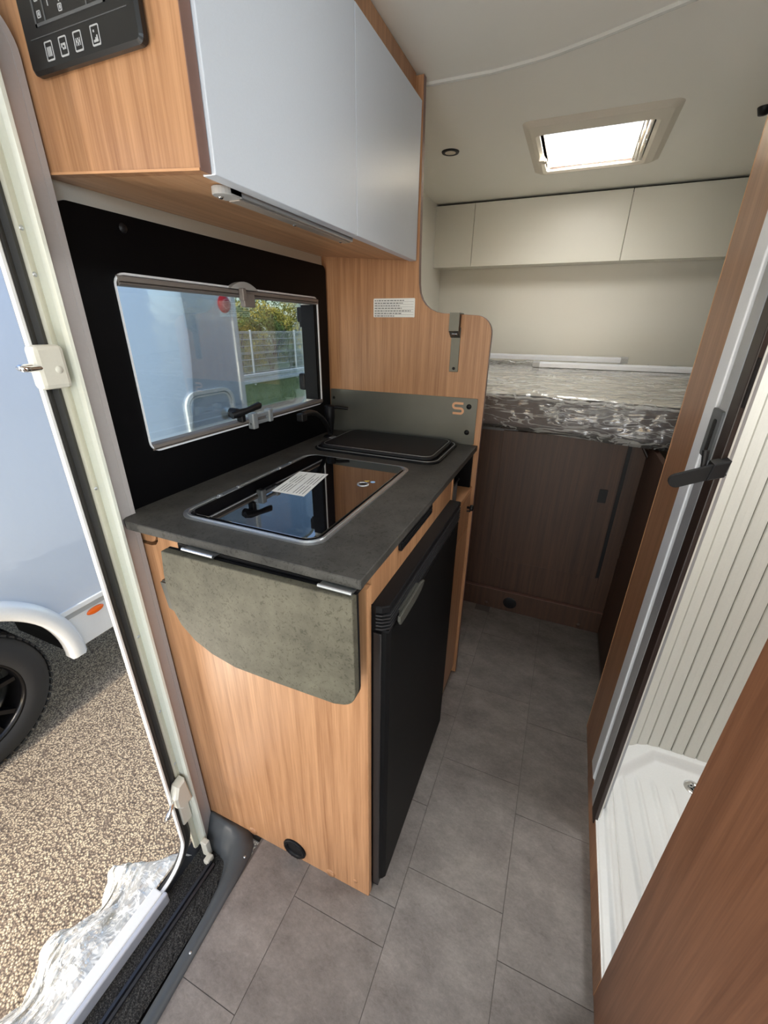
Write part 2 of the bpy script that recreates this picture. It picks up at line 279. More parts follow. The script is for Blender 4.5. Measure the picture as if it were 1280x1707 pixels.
# ---------------------------------------------------------------- mesh helpers
class MB:
    def __init__(s): s.v = []; s.f = []; s.sm = set()
    def add(s, vs, fs, smooth=False):
        b = len(s.v); s.v += [tuple(v) for v in vs]
        for f in fs:
            if smooth: s.sm.add(len(s.f))
            s.f.append([b+i for i in f])
        return s
    def box(s, x0, x1, y0, y1, z0, z1, r=0):
        x0, x1 = sorted((x0, x1)); y0, y1 = sorted((y0, y1)); z0, z1 = sorted((z0, z1))
        if r <= 0:
            v = [(x, y, z) for x in (x0, x1) for y in (y0, y1) for z in (z0, z1)]
            return s.add(v, [(0, 1, 3, 2), (4, 6, 7, 5), (0, 4, 5, 1), (2, 3, 7, 6), (0, 2, 6, 4), (1, 5, 7, 3)])
        bm = bmesh.new(); bmesh.ops.create_cube(bm, size=1)
        for v in bm.verts: v.co = Vector(((x0+x1)/2+v.co.x*(x1-x0), (y0+y1)/2+v.co.y*(y1-y0), (z0+z1)/2+v.co.z*(z1-z0)))
        r = min(r, .49*min(x1-x0, y1-y0, z1-z0))
        bmesh.ops.bevel(bm, geom=bm.edges[:], offset=r, segments=2, affect='EDGES', profile=.5)
        bm.verts.index_update(); s.add([v.co for v in bm.verts], [[v.index for v in f.verts] for f in bm.faces]); bm.free(); return s
    def prism(s, pts, axis, a, b, bev=0):
        """polygon pts (u,v) extruded along axis from a to b. axis X: (y,z); Y: (x,z); Z: (x,y)"""
        def P(u, v, t): return {'X': (t, u, v), 'Y': (u, t, v), 'Z': (u, v, t)}[axis]
        ar = sum(pts[i][0]*pts[(i+1) % len(pts)][1]-pts[(i+1) % len(pts)][0]*pts[i][1] for i in range(len(pts)))
        if ar < 0: pts = pts[::-1]
        n = len(pts); rings = [(pts, a), (pts, b)]
        if bev:
            ins = inset(pts, bev); rings = [(ins, a), (pts, a+(bev if b > a else -bev)), (pts, b-(bev if b > a else -bev)), (ins, b)]
        vs = [P(u, v, t) for ring, t in rings for u, v in ring]; fs = []
        for k in range(len(rings)-1):
            for i in range(n):
                j = (i+1) % n; fs.append((k*n+i, k*n+j, (k+1)*n+j, (k+1)*n+i))
        fs.append(tuple(range(n))[::-1]); fs.append(tuple((len(rings)-1)*n+i for i in range(n)))
        return s.add(vs, fs)
    def ring(s, outer, inner, axis, a, b):
        """frame between two equal-length outlines, extruded"""
        def P(u, v, t): return {'X': (t, u, v), 'Y': (u, t, v), 'Z': (u, v, t)}[axis]
        n = len(outer); vs = [P(u, v, t) for t in (a, b) for ring in (outer, inner) for u, v in ring]; fs = []
        for i in range(n):
            j = (i+1) % n
            fs += [(i, j, n+j, n+i), (2*n+i, 3*n+i, 3*n+j, 2*n+j), (i, 2*n+i, 2*n+j, j), (n+i, n+j, 3*n+j, 3*n+i)]
        return s.add(vs, fs)
    def sweep(s, path, prof, closed=False, upv=(1, 0, 0), smooth=False):
        """prof (a,b): a along the in-plane normal, b along upv"""
        U = Vector(upv); path = [Vector(p) for p in path]; n = len(path); k = len(prof); vs = []; fs = []
        for i, p in enumerate(path):
            if closed: t = path[(i+1) % n]-path[i-1]
            else: t = path[min(i+1, n-1)]-path[max(i-1, 0)]
            t.normalize(); nn = t.cross(U).normalized()
            vs += [p+nn*a+U*b for a, b in prof]
        for i in range(n if closed else n-1):
            j = (i+1) % n
            for q in range(k):
                r = (q+1) % k; fs.append((i*k+q, i*k+r, j*k+r, j*k+q))
        if not closed: fs.append(tuple(range(k))[::-1]); fs.append(tuple((n-1)*k+q for q in range(k)))
        return s.add(vs, fs, smooth)
    def tube(s, path, r, seg=10, closed=False):
        path = [Vector(p) for p in path]; n = len(path); rr = r if isinstance(r, (list, tuple)) else [r]*n
        vs = []; fs = []; prev = None
        for i, p in enumerate(path):
            t = (path[(i+1) % n]-path[i-1]) if closed else (path[min(i+1, n-1)]-path[max(i-1, 0)])
            t.normalize()
            if prev is None: a = t.orthogonal().normalized()
            else: a = (prev-t*prev.dot(t)).normalized()
            prev = a; b = t.cross(a)
            vs += [p+(a*math.cos(q*2*PI/seg)+b*math.sin(q*2*PI/seg))*rr[i] for q in range(seg)]
        for i in range(n if closed else n-1):
            j = (i+1) % n
            for q in range(seg):
                w_ = (q+1) % seg; fs.append((i*seg+q, i*seg+w_, j*seg+w_, j*seg+q))
        s.add(vs, fs, True)
        if not closed: s.add(vs[:seg], [tuple(range(seg))[::-1]]); s.add(vs[-seg:], [tuple(range(seg))])
        return s
    def lathe(s, c, axis, prof, seg=32, smooth=True, closed=False):
        """prof (r,t) revolved around axis through c"""
        k = len(prof); vs = []
        for i in range(seg):
            a = 2*PI*i/seg
            for r, t in prof:
                u, v = r*math.cos(a), r*math.sin(a)
                vs.append({'X': (c[0]+t, c[1]+u, c[2]+v), 'Y': (c[0]+u, c[1]+t, c[2]+v), 'Z': (c[0]+u, c[1]+v, c[2]+t)}[axis])
        fs = []
        for i in range(seg):
            j = (i+1) % seg
            for q in range(k if closed else k-1):
                r = (q+1) % k; fs.append((i*k+q, j*k+q, j*k+r, i*k+r))
        return s.add(vs, fs, smooth)
def inset(pts, d):
    n = len(pts); o = []
    for i in range(n):
        p0, p1, p2 = Vector(pts[i-1]), Vector(pts[i]), Vector(pts[(i+1) % n])
        e1 = (p1-p0).normalized(); e2 = (p2-p1).normalized()
        n1 = Vector((-e1.y, e1.x)); n2 = Vector((-e2.y, e2.x)); b = (n1+n2)
        if b.length < 1e-6: b = n1
        b.normalize(); c = max(.4, b.dot(n1)); o.append(tuple(p1+b*d/c))
    return o
def rrect(u0, u1, v0, v1, r, seg=6):
    rs = r if isinstance(r, (list, tuple)) else [r]*4; o = []
    for (cu, cv, a0, rr) in ((u1-rs[0], v0+rs[0], -90, rs[0]), (u1-rs[1], v1-rs[1], 0, rs[1]), (u0+rs[2], v1-rs[2], 90, rs[2]), (u0+rs[3], v0+rs[3], 180, rs[3])):
        for k in range(seg+1):
            a = math.radians(a0+90*k/seg); o.append((cu+rr*math.cos(a), cv+rr*math.sin(a)))
    return o
def circ(cu, cv, r, n=24, a0=0): return [(cu+r*math.cos(a0+2*PI*i/n), cv+r*math.sin(a0+2*PI*i/n)) for i in range(n)]
def arc(cu, cv, r, d0, d1, n=8): return [(cu+r*math.cos(math.radians(d0+(d1-d0)*i/n)), cv+r*math.sin(math.radians(d0+(d1-d0)*i/n))) for i in range(n+1)]

def rootloc(p):
    v = Vector((0, 0, 0))
    while p is not None: v += p.location; p = p.parent
    return v
def obj(name, mb, mat, parent=None, smooth=False):
    if parent is not None: off = rootloc(parent); loc = Vector((0, 0, 0))
    else:
        xs = [v[0] for v in mb.v]; ys = [v[1] for v in mb.v]; zs = [v[2] for v in mb.v]
        off = Vector(((min(xs)+max(xs))/2, (min(ys)+max(ys))/2, min(zs))); loc = off
    me = bpy.data.meshes.new(name); me.from_pydata([tuple(Vector(v)-off) for v in mb.v], [], mb.f)
    for i in mb.sm: me.polygons[i].use_smooth = True
    if smooth:
        for p in me.polygons: p.use_smooth = True
    bm = bmesh.new(); bm.from_mesh(me); bmesh.ops.recalc_face_normals(bm, faces=bm.faces); bm.to_mesh(me); bm.free()
    me.materials.append(mat)
    o = bpy.data.objects.new(name, me); COL.objects.link(o); o.location = loc
    if parent is not None: o.parent = parent
    return o
def tag(o, label, cat, group=None):
    o['label'] = label; o['category'] = cat
    if group: o['group'] = group
    return o
def thing(name, label, cat, loc, group=None):
    o = bpy.data.objects.new(name, None); COL.objects.link(o); o.location = loc; o.empty_display_size = .05
    return tag(o, label, cat, group)
def struct(name, mb, mat, parent=None, label=None):
    o = obj(name, mb, mat, parent)
    if parent is None: o['kind'] = 'structure'
    if label: o['label'] = label
    return o
def sempty(name, loc, label=None):
    o = bpy.data.objects.new(name, None); COL.objects.link(o); o.location = loc; o['kind'] = 'structure'; o.empty_display_size = .05
    if label: o['label'] = label
    return o
def screw(parent, x, y, z, axis, sgn, r=.004, mat=None, name='screw'):
    prof = [(0, .0022*sgn), (r*.6, .002*sgn), (r, .0005*sgn), (r, 0)]
    return obj(name, MB().lathe((x, y, z), axis, prof, 12), mat or steel, parent)

K, Lp, Rx, Zc, G0, GR = .5344, .838, 1.0608, 1.9353, 1.3706, -.51

# ================================================================ ground and far outside
GX = -6.2
struct('ground', MB().box(-6.2, 3.2, -7, 30, GR-.05, GR), asph)['label'] = 'tan pebbled asphalt of the parking area'
gr = MB(); n = 26
for i in range(n+1):
    for j in range(n+1):
        x = -6.0-12*i/n; y = -2+34*j/n
        gr.v.append((x, y, GR-.01+.04*noise.noise((x*.7, y*.7, 0))+(.02 if i else -.03)))
for i in range(n):
    for j in range(n): gr.f.append([i*(n+1)+j, i*(n+1)+j+1, (i+1)*(n+1)+j+1, (i+1)*(n+1)+j])
g_ = obj('grass_verge', gr, grass_m); g_['kind'] = 'structure'; g_['label'] = 'green grass verge in front of the white mesh fence'
tufts = MB()
for i in range(5200):
    x = random.uniform(-9.2, -6.1); y = random.uniform(6, 17); h = random.uniform(.04, .11); a = random.uniform(0, PI); dx, dy = .012*math.cos(a), .012*math.sin(a)
    z = GR; tufts.add([(x-dx, y-dy, z), (x+dx, y+dy, z), (x+random.uniform(-.04, .04), y+random.uniform(-.04, .04), z+h)], [(0, 1, 2)])
t_ = obj('grass_blades', tufts, grass_m); t_['kind'] = 'stuff'; tag(t_, 'short green grass blades on the verge outside the window', 'grass')
# low rail
tag(obj('guard_rail', MB().sweep([(-8.1, 4, 0), (-8.1, 24, 0)], [(0, -.30), (.05, -.27), (.05, -.20), (.0, -.17), (.0, -.12), (.05, -.09), (.05, -.02), (0, .0), (-.02, .0), (-.02, -.30)], upv=(0, 0, 1)), whitegloss),
    'long pale grey rail low on the ground before the mesh fence', 'rail')
# mesh fence
fe = thing('mesh_fence', 'white welded wire mesh fence with slim posts beyond the grass', 'fence', (-9, 13, GR))
for k in range(-3, 6):
    y = 11.35+2.5*k
    obj('post', MB().box(-9.03, -8.97, y-.03, y+.03, GR, 1.21, .008), whitegloss, fe)
mesh = MB()
for k in range(-3, 5):
    y0 = 11.35+2.5*k
    for i in range(49):
        y = y0+.05+2.4*i/48; mesh.box(-9.003, -8.997, y-.003, y+.003, GR+.05, 1.18)
o = obj('vertical_wire', mesh, whitegloss, fe); o['kind'] = 'stuff'
for z in (1.16, 1.12, .93, .73, .53, .49, .31, .11, -.09, -.29, -.40):
    obj('horizontal_wire', MB().box(-9.01, -8.99, 3.9, 21.3, z-.008, z+.008), whitegloss, fe)
# shrubs and trees behind the fence
def bush(cx, cy, r, h, mat, n, label, group, zb=GR):
    t = thing('shrub', label, 'shrub', (cx, cy, zb), group)
    st = MB()
    for k in range(5):
        a = random.uniform(0, 2*PI); e = random.uniform(.3, .7)*r
        st.tube([(cx, cy, zb), (cx+.3*e*math.cos(a), cy+.3*e*math.sin(a), zb+h*.4), (cx+e*math.cos(a), cy+e*math.sin(a), zb+h*.8)], [.05, .035, .01], 6)
    obj('branches', st, bark, t)
    lf = MB(); clumps = [(random.gauss(0, .45)*r, random.gauss(0, .45)*r, random.uniform(.15, 1)*h, random.uniform(.16, .34)*r) for _ in range(26)]
    for i in range(n):
        c = random.choice(clumps); d = Vector((random.gauss(0, 1), random.gauss(0, 1), random.gauss(0, 1))).normalized()*c[3]*random.uniform(.6, 1.05)
        p = Vector((cx+c[0], cy+c[1], zb+c[2]))+d
        if p.z < zb+.03: continue
        s = random.uniform(.035, .07); u = Vector((random.gauss(0, 1), random.gauss(0, 1), random.gauss(0, 1))).normalized(); v = u.orthogonal().normalized()
        lf.add([p-u*s, p+v*s*.5, p+u*s, p-v*s*.5], [(0, 1, 2, 3)])
    o = obj('foliage', lf, mat, t); o['kind'] = 'stuff'
for (cx, cy, r, h, mt, lb) in (
    (-10.6, 11.3, 1.3, 2.9, leaf_g, 'green bush behind the fence beside the rear edge of the van'),
    (-10.9, 12.9, 1.2, 2.6, leaf_y, 'yellowish sunlit bush behind the middle of the fence'),
    (-10.6, 14.4, 1.3, 2.4, leaf_g, 'green bush behind the fence at its right fence post'),
    (-10.9, 16.2, 1.4, 3.0, leaf_y, 'yellow green bush at the window hinge side behind the fence'),
    (-15.6, 13.4, 2.0, 4.8, leaf_g, 'tall dark green tree crown behind the bushes at left'),
    (-15.8, 17.6, 2.1, 4.4, leaf_g, 'tall tree crown behind the bushes towards the right'),
    (-15.8, 21.8, 2.1, 4.2, leaf_g, 'farthest tree crown behind the fence')):
    bush(cx, cy, r, h, mt, 5200, lb, 'shrubs and trees behind the fence')

# ================================================================ neighbouring motorhome
NX = -1.28
nb = thing('motorhome', 'glossy white motorhome parked alongside beyond the entrance door and window', 'vehicle', (NX-1, 0, GR))
wc = (-.064, -.172)
arch = arc(wc[0], wc[1], .43, 0, 180, 24)
# body side above the skirt
side = [(wc[0]+.43*math.cos(math.asin(.222/.43)), .05)]
a0 = math.degrees(math.asin(.222/.43))
side = arc(wc[0], wc[1], .43, a0, 180-a0, 20)
poly = [(1.82, .05), (1.82, 2.25), (-3.4, 2.25), (-3.4, .05)] + side[::-1]
obj('side_wall', MB().prism(poly, 'X', NX-.04, NX), body_m, nb)
obj('rear_corner_profile', MB().box(NX-.05, NX+.012, 1.815, 1.86, .0, 2.25, .006), whitegloss, nb)
obj('rear_wall', MB().box(NX-2.1, NX-.05, 1.80, 1.84, .0, 2.25), whitegloss, nb)
obj('roof', MB().box(NX-2.1, NX, -3.4, 1.84, 2.25, 2.32, .02), whitegloss, nb)
obj('underfloor', MB().box(NX-2.1, NX-.3, -3.4, 1.8, .02, .1), blackm, nb)
for (y0, y1) in ((wc[0]+.43, 1.82), (-3.4, wc[0]-.43)):
    o = obj('skirt', MB().box(NX-.025, NX-.004, y0, y1, -.185, .0, .004), whitegloss, nb)
    obj('skirt_strip', MB().box(NX-.02, NX+.002, y0, y1, 0, .025), graypanel, nb)
    obj('rubbing_strip', MB().box(NX-.02, NX+.008, y0, y1, .027, .055, .004), whitegloss, nb)
fl = MB(); N_ = 40
prof = [(.415, -.02), (.415, .034), (.425, .042), (.472, .042), (.492, .02), (.495, -.01)]
vs = []
for i in range(N_+1):
    a = math.radians(-3+186*i/N_)
    for r, t in prof: vs.append((NX+t, wc[0]+r*math.cos(a), wc[1]+r*math.sin(a)))
fs = [(i*6+q, (i+1)*6+q, (i+1)*6+q+1, i*6+q+1) for i in range(N_) for q in range(5)]
fl.add(vs, fs, True).add(vs[:6], [tuple(range(6))]).add(vs[-6:], [tuple(range(6))])
obj('wheel_arch', fl, whitegloss, nb)
obj('chassis_beam', MB().box(NX-.75, NX-.65, -3.2, 1.7, -.16, .02).box(NX-1.9, NX-.4, wc[0]-.05, wc[0]+.05, -.2, -.1), greyplastic, nb)
obj('wheel_house', MB().prism(arc(wc[0], wc[1], .44, 0, 180, 20)+arc(wc[0], wc[1], .425, 180, 0, 20), 'X', NX-.42, NX-.03), blackm, nb)
# wheel
ty = MB(); R_ = .338
tp = [(.222, .012), (.225, .022), (.26, .028), (.30, .022), (.325, .004), (.336, -.02), (.338, -.05), (.338, -.15), (.336, -.18), (.325, -.20), (.26, -.215), (.22, -.20)]
ty.lathe((NX-.02, wc[0], wc[1]), 'X', tp, 72, True, True)
for i in range(60):
    a = 2*PI*i/60; c, s_ = math.cos(a), math.sin(a); u = (-s_, c)
    for t0, t1 in ((-.03, .0), (-.2, -.17), (-.09, -.06), (-.14, -.11)):
        vs = []
        for t in (t0, t1):
            for rr in (.334, .3425):
                for ww in (-.011, .011):
                    vs.append((NX-.02+t, wc[0]+rr*c+ww*u[0], wc[1]+rr*s_+ww*u[1]))
        ty.add(vs, [(0, 1, 3, 2), (4, 6, 7, 5), (0, 4, 5, 1), (2, 3, 7, 6), (0, 2, 6, 4), (1, 5, 7, 3)])
wh = obj('wheel', ty, tyrem, nb)
rim = MB().lathe((NX-.02, wc[0], wc[1]), 'X', [(.226, .010), (.222, .016), (.214, .012), (.206, -.01), (.195, -.06), (.195, -.18), (.222, -.19), (.224, -.02)], 60, True, True)
obj('rim', rim, plain('black_gloss_alloy', srgb(24, 24, 26), .18, metal=.4), wh)
sp = MB()
for i in range(5):
    a = 2*PI*i/5+.35
    for s_ in (-1, 1):
        p0 = (.035, a+s_*.5); p1 = (.13, a+s_*.16); p2 = (.205, a+s_*.22)
        for (ra, aa), (rb, ab) in ((p0, p1), (p1, p2)):
            A = Vector((NX-.032, wc[0]+ra*math.cos(aa), wc[1]+ra*math.sin(aa))); B = Vector((NX-.024, wc[0]+rb*math.cos(ab), wc[1]+rb*math.sin(ab)))
            t = (B-A).normalized(); nrm = Vector((1, 0, 0)).cross(t)*.010; d = Vector((-.03, 0, 0)); vv = [A-nrm, A+nrm, A+nrm*1.4+d, A-nrm*1.4+d, B-nrm, B+nrm, B+nrm*1.4+d, B-nrm*1.4+d]
            sp.add(vv, [(0, 1, 5, 4), (1, 2, 6, 5), (2, 3, 7, 6), (3, 0, 4, 7), (0, 3, 2, 1), (4, 5, 6, 7)])
obj('spokes', sp, MATS['black_gloss_alloy'], wh)
obj('hub_cap', MB().lathe((NX-.03, wc[0], wc[1]), 'X', [(0, .014), (.025, .012), (.036, .004), (.04, -.02)], 24), alu, wh)
obj('brake_drum', MB().lathe((NX-.12, wc[0], wc[1]), 'X', [(0, 0), (.15, 0), (.16, -.02), (.16, -.08)], 30), plain('brake_iron', srgb(70, 62, 56), .6, metal=.5), wh)
# marker light, tail light, hatch
ml = MB(); vs = []
prof = [(0, .012), (.6, .010), (.9, .005), (1, 0)]
for i in range(24):
    a = 2*PI*i/24
    for r, t in prof: vs.append((NX+t-.002, .532+.045*r*math.cos(a), -.028+.019*r*math.sin(a)))
ml.add(vs, [(i*4+q, ((i+1) % 24)*4+q, ((i+1) % 24)*4+q+1, i*4+q+1) for i in range(24) for q in range(3)], True)
obj('side_marker_lamp', ml, amber, nb)
obj('tail_lamp', MB().lathe((NX, 1.765, 1.455), 'X', [(0, .02), (.02, .02), (.03, .014), (.045, .012), (.052, 0)], 28), redlens, nb)
obj('lamp_ring', MB().lathe((NX+.014, 1.765, 1.455), 'X', [(.021, 0), (.024, .008), (.028, .002)], 28), plain('pale_red_ring', srgb(240, 150, 150), .2), nb)
ht = obj('service_hatch', MB().prism(rrect(1.36, 1.70, .42, .93, .07), 'X', NX, NX+.006), body_m, nb)
o_ = rrect(1.325, 1.735, .385, .965, .09); i_ = rrect(1.345, 1.715, .405, .945, .075); j_ = rrect(1.362, 1.698, .422, .928, .062)
obj('hatch_frame', MB().ring(o_, i_, 'X', NX, NX+.016).ring(rrect(1.352, 1.708, .412, .938, .07), j_, 'X', NX, NX+.012), whitegloss, ht)
obj('hatch_lock', MB().lathe((NX+.006, 1.645, .80), 'X', [(0, .010), (.02, .012), (.024, .006), (.034, .008), (.042, 0)], 24), alu, ht)

# ================================================================ shell of this van
wl = MB()
# left wall with window hole and door hole: pieces (X -.05..-.02)
def wbox(y0, y1, z0, z1): wl.box(-.05, -.018, y0, y1, z0, z1)
WY0, WY1, WZ0, WZ1 = .078, .752, 1.086, 1.415
DY0, DY1, DZ0, DZ1 = -.72, -.035, -.14, 1.73
wbox(DY1, WY0, -.2, 2.0); wbox(WY0, WY1, -.2, WZ0); wbox(WY0, WY1, WZ1, 2.0); wbox(WY1, 2.25, -.2, 2.0)
wbox(DY0, DY1, DZ1, 2.0); wbox(DY0, DY1, -.3, DZ0); wbox(-3.2, DY0, -.2, 2.0)
struct('wall_left', wl, wall_m)['label'] = 'light skin of the kitchen side wall with window and entrance openings'
struct('wall_back', MB().box(-.07, 2.1, 2.2, 2.24, -.1, 2.0), wall_m)['label'] = 'pale glossy rear wall above the bed'
struct('wall_right', MB().box(1.95, 1.98, -.9, 2.24, -.1, 2.0), wall_m)
struct('wall_front', MB().box(-.05, 1.98, -3.22, -3.2, -.1, .75).box(-.05, 1.98, -3.22, -3.2, 1.75, 2.0).box(1.95, 1.98, -3.2, -.9, -.1, .8).box(1.95, 1.98, -3.2, -.9, 1.6, 2.0), wall_m)
# ceiling with skylight hole
SX0, SX1, SY0, SY1 = .556, .899, 1.328, 1.712
c_ = MB().box(-.07, SX0, -3.2, 2.24, Zc, Zc+.03).box(SX1, 1.98, -3.2, 2.24, Zc, Zc+.03).box(SX0, SX1, -3.2, SY0, Zc, Zc+.03).box(SX0, SX1, SY1, 2.24, Zc, Zc+.03)
struct('ceiling', c_, ceil_m)['label'] = 'smooth greige ceiling skin'
# floor with tiles
fl = MB().box(.2, 1.98, -3.2, 2.24, -.04, -.002).box(-.018, .2, 0.004, 2.24, -.04, -.002).box(-.018, .2, -3.2, -.8, -.04, -.002)
floor = struct('floor', fl, groove_m); floor['label'] = 'grey brown stone-look vinyl floor in offset rectangular tiles'
xs = [.115, .3605, .607, .857, 1.104]; off = [-.295, -.075, .1, .01]; g = .0008; tl = .345
for c in range(4):
    k0 = -4
    for k in range(-3, 6):
        y0 = off[c]+k*tl; y1 = y0+tl; x0, x1 = xs[c], xs[c+1]
        if c == 3: x1 = Rx+.055
        if y1 < -1.2 or y0 > 1.37: continue
        y1 = min(y1, 1.38)
        if c < 2:
            lim = .206
            if c == 0: x0 = lim; y1 = min(y1, .004)
            else:
                y1 = min(y1, .004) if y0 < 0 else y1
                if y0 >= 0 or y1 <= y0+.01: continue
        if y1-y0 < .01: continue
        obj('floor_tile', MB().box(x0+g, x1-g, y0+g, y1-g, -.0025, -.0005, 0), vin, floor)
# strip of the second column beyond the kitchen side panel
for k in range(4):
    y0 = .27+tl*(k-1) if k else .004; y1 = .27+tl*k if k else .27
    obj('floor_tile', MB().box(.535, .607-g, y0+g, min(y1, 1.37)-g, -.003, 0), vin, floor)
obj('floor_tile', MB().box(.3, .534, .86, 1.37, -.003, 0), vin, floor)

# ================================================================ black window surround and window
bw = MB().ring([(.0, .86)]*0 or rrect(.004, .829, .93, 1.511, .018, 6), rrect(WY0, WY1, WZ0, WZ1, .022, 6), 'X', -.018, 0)
tag(obj('window_surround', bw, blackgloss), 'matt black wall board framing the kitchen window behind the worktop', 'wall panel')
win = sempty('window_1', (0, .41, WZ0), 'kitchen window in a grey cassette frame with an outward hinged pane')
fo = rrect(WY0-.005, WY1+.016, WZ0-.001, WZ1+.003, .022, 6)
fi = rrect(WY0-.003, WY1+.012, WZ0+.003, WZ1-.001, .018, 6)
obj('window_frame', MB().ring(fo, fi, 'X', -.02, .004), alu_lt, win)
obj('reveal_lining', MB().ring(rrect(WY0-.004, WY1+.02, WZ0-.004, WZ1+.006, .02, 6), rrect(WY0-.001, WY1+.013, WZ0+.001, WZ1-.001, .018, 6), 'X', -.052, -.018), blackm, win)
def cassette(z0, z1, name):
    h = z1-z0; m_ = MB()
    prof = [(-.014, z0), (.002, z0), (.009, z0+.003), (.010, z0+h*.28), (.005, z0+h*.36), (.010, z0+h*.44), (.010, z0+h*.85), (.004, z1), (-.014, z1)]
    m_.prism(prof, 'Y', WY0+.001, WY1+.008)
    return obj(name, m_, blindm, win)
cassette(WZ1-.019, WZ1-.002, 'upper_blind_cassette'); cassette(WZ0+.002, WZ0+.016, 'lower_blind_cassette')
obj('side_track', MB().box(-.05, -.002, WY1-.004, WY1+.010, WZ0+.015, WZ1-.02), plasticblack, win)
# handles on the cassettes
bump = [(.36, 1.413)]+[(.36+.10*t, 1.413+.017*math.sin(PI*t)**.8) for t in [i/10 for i in range(1, 10)]]+[(.46, 1.413)]
obj('grip_arch', MB().prism(bump, 'X', -.002, .014), graypanel, win)
obj('upper_latch', MB().box(.008, .022, .395, .435, 1.374, 1.404, .002).box(.012, .026, .388, .40, 1.388, 1.415, .002), blindm, win)
obj('lower_latch', MB().box(.004, .024, .375, .395, 1.075, 1.118, .003).box(.004, .024, .445, .462, 1.083, 1.118, .003).box(.01, .018, .375, .462, 1.084, 1.094, .002).box(.012, .02, .39, .45, 1.103, 1.112, .002), plain('latch_grey', srgb(150, 156, 160), .35, metal=.3), win)
pane = MB().prism(rrect(WY0-.03, WY1+.055, WZ0-.01, WZ1-.0, .05, 8), 'X', -.080, -.077)
obj('pane', pane, pane_m, win)
pe = MB().ring(rrect(WY0-.032, WY1+.057, WZ0-.012, WZ1+.002, .052, 8), rrect(WY0-.024, WY1+.049, WZ0-.004, WZ1-.006, .046, 8), 'X', -.0815, -.0765)
obj('pane_edge', pe, plain('pale_edge_seal', srgb(206, 214, 205), .3), win)
# window stays at the far side
obj('hinge_arm', MB().box(-.075, -.045, WY1+.008, WY1+.026, 1.345, 1.39, .004).box(-.062, -.04, WY1+.0, WY1+.008, 1.33, 1.35, .003).box(-.075, -.05, WY1-.006, WY1+.02, 1.13, 1.185, .006).box(-.062, -.045, WY1+.012, WY1+.022, 1.13, 1.36, .002), blackm, win)
# black turn handle
hd = MB().tube([(.018, .303, 1.124), (.024, .325, 1.128), (.03, .35, 1.131), (.03, .395, 1.137), (.024, .408, 1.137)], [.009, .010, .0075, .0095, .005], 10)
hd.box(.0, .02, .338, .352, 1.10, 1.13, .003).lathe((.02, .322, 1.127), 'X', [(0, .008), (.01, .008), (.013, 0), (.013, -.02)], 14)
obj('turn_handle', hd, blackm, win)
obj('button', MB().lathe((0, .115, 1.49), 'X', [(0, .004), (.006, .0035), (.008, 0)], 14), blackm, win)

# ================================================================ entrance door frame
door = sempty('door_1', (0, -.35, -.1), 'open entrance doorway with cream rebate, rubber seal and grey inner trim')
def dpath(y1, z0, z1, r, x, n=10):
    """loop in the X plane: far side y1, bottom z0, top z1, near side mirrored"""
    y0 = -.70-(y1+.05)
    return [(x, u, v) for u, v in rrect(y0, y1, z0, z1, r, n)]
# each strip swept around the opening; profile a = outward normal, b = +X
obj('outer_flange', MB().sweep(dpath(-.100, -.062, 1.66, .085, .010), [(-.003, -.004), (.003, -.004), (.003, .004), (.001, .006), (-.003, .006)], True), whitegloss, door)
obj('door_seal', MB().sweep(dpath(-.084, -.075, 1.675, .09, .0), [(-.014, -.004), (.016, -.004), (.016, .003), (.009, .007), (.002, .002), (-.006, .008), (-.013, .005)], True), rubber, door)
vert = lambda a, b, x0, x1, z0, z1, r=0: MB().box(x0, x1, a, b, z0, z1, r)
def upath(y1, x, z1, r):
    y0 = -.70-(y1+.05)
    pts = [(x, y1, -.085)]+[(x, y1-r+r*math.cos(math.radians(t)), z1-r+r*math.sin(math.radians(t))) for t in range(0, 91, 9)]
    pts += [(x, y0+r-r*math.sin(math.radians(t)), z1-r+r*math.cos(math.radians(t))) for t in range(0, 91, 9)]+[(x, y0, -.085)]
    return pts
def usweep(y1, z1, r, prof, mat, name):
    return obj(name, MB().sweep(upath(y1, 0, z1, r), prof, False), mat, door)
usweep(-.058, 1.685, .03, [(-.009, -.006), (.010, -.006), (.010, .002), (-.004, .004), (-.009, .001)], plain('cream_rebate', srgb(206, 202, 182), .35), 'rebate')
usweep(-.047, 1.69, .03, [(-.006, -.01), (.006, -.01), (.006, .024), (.002, .031), (-.003, .030), (-.006, .022)], plain('pale_ridge', srgb(226, 228, 216), .25, metal=.2), 'ridge_profile')
usweep(-.0205, 1.705, .04, [(-.021, -.02), (.0195, -.02), (.0195, .012), (.016, .017), (.0065, .017), (.0060, .0162), (.0052, .017), (-.021, .018)], greyframe, 'inner_trim')
for z in (1.46, 1.05, .70, .47, .28):
    screw(door, .003, -.0585, z, 'X', 1, .0038)
screw(door, .003, -.0585, 1.40, 'X', 1, .0038)
# strikers
def striker(zc, name, hook, lab, hz):
    t = thing(name, lab, 'door striker', (.01, -.085, zc-.035))
    obj('housing', MB().box(.004, .03, -.108, -.062, zc-.033, zc+.033, .007), creamplastic, t)
    obj('cap', MB().lathe((.03, -.078, zc-.004), 'X', [(0, .0012), (.0055, .001), (.006, 0)], 16), creamplastic, t)
    obj('hook', hook, chrome, t)
    return t
hk = MB().tube([(.024, -.098, 1.268), (.028, -.108, 1.268), (.033, -.122, 1.268), (.036, -.131, 1.2695), (.032, -.134, 1.2705), (.026, -.126, 1.271), (.022, -.112, 1.271)], [.0045]*7, 8)
striker(1.268, 'upper_striker', hk, 'cream door striker with black chrome hook, the upper one at window height', 0)
hk = MB().tube([(.025, -.104, .20), (.032, -.118, .195), (.034, -.130, .182), (.028, -.134, .176), (.024, -.122, .180), (.024, -.108, .186)], .0042, 8, True)
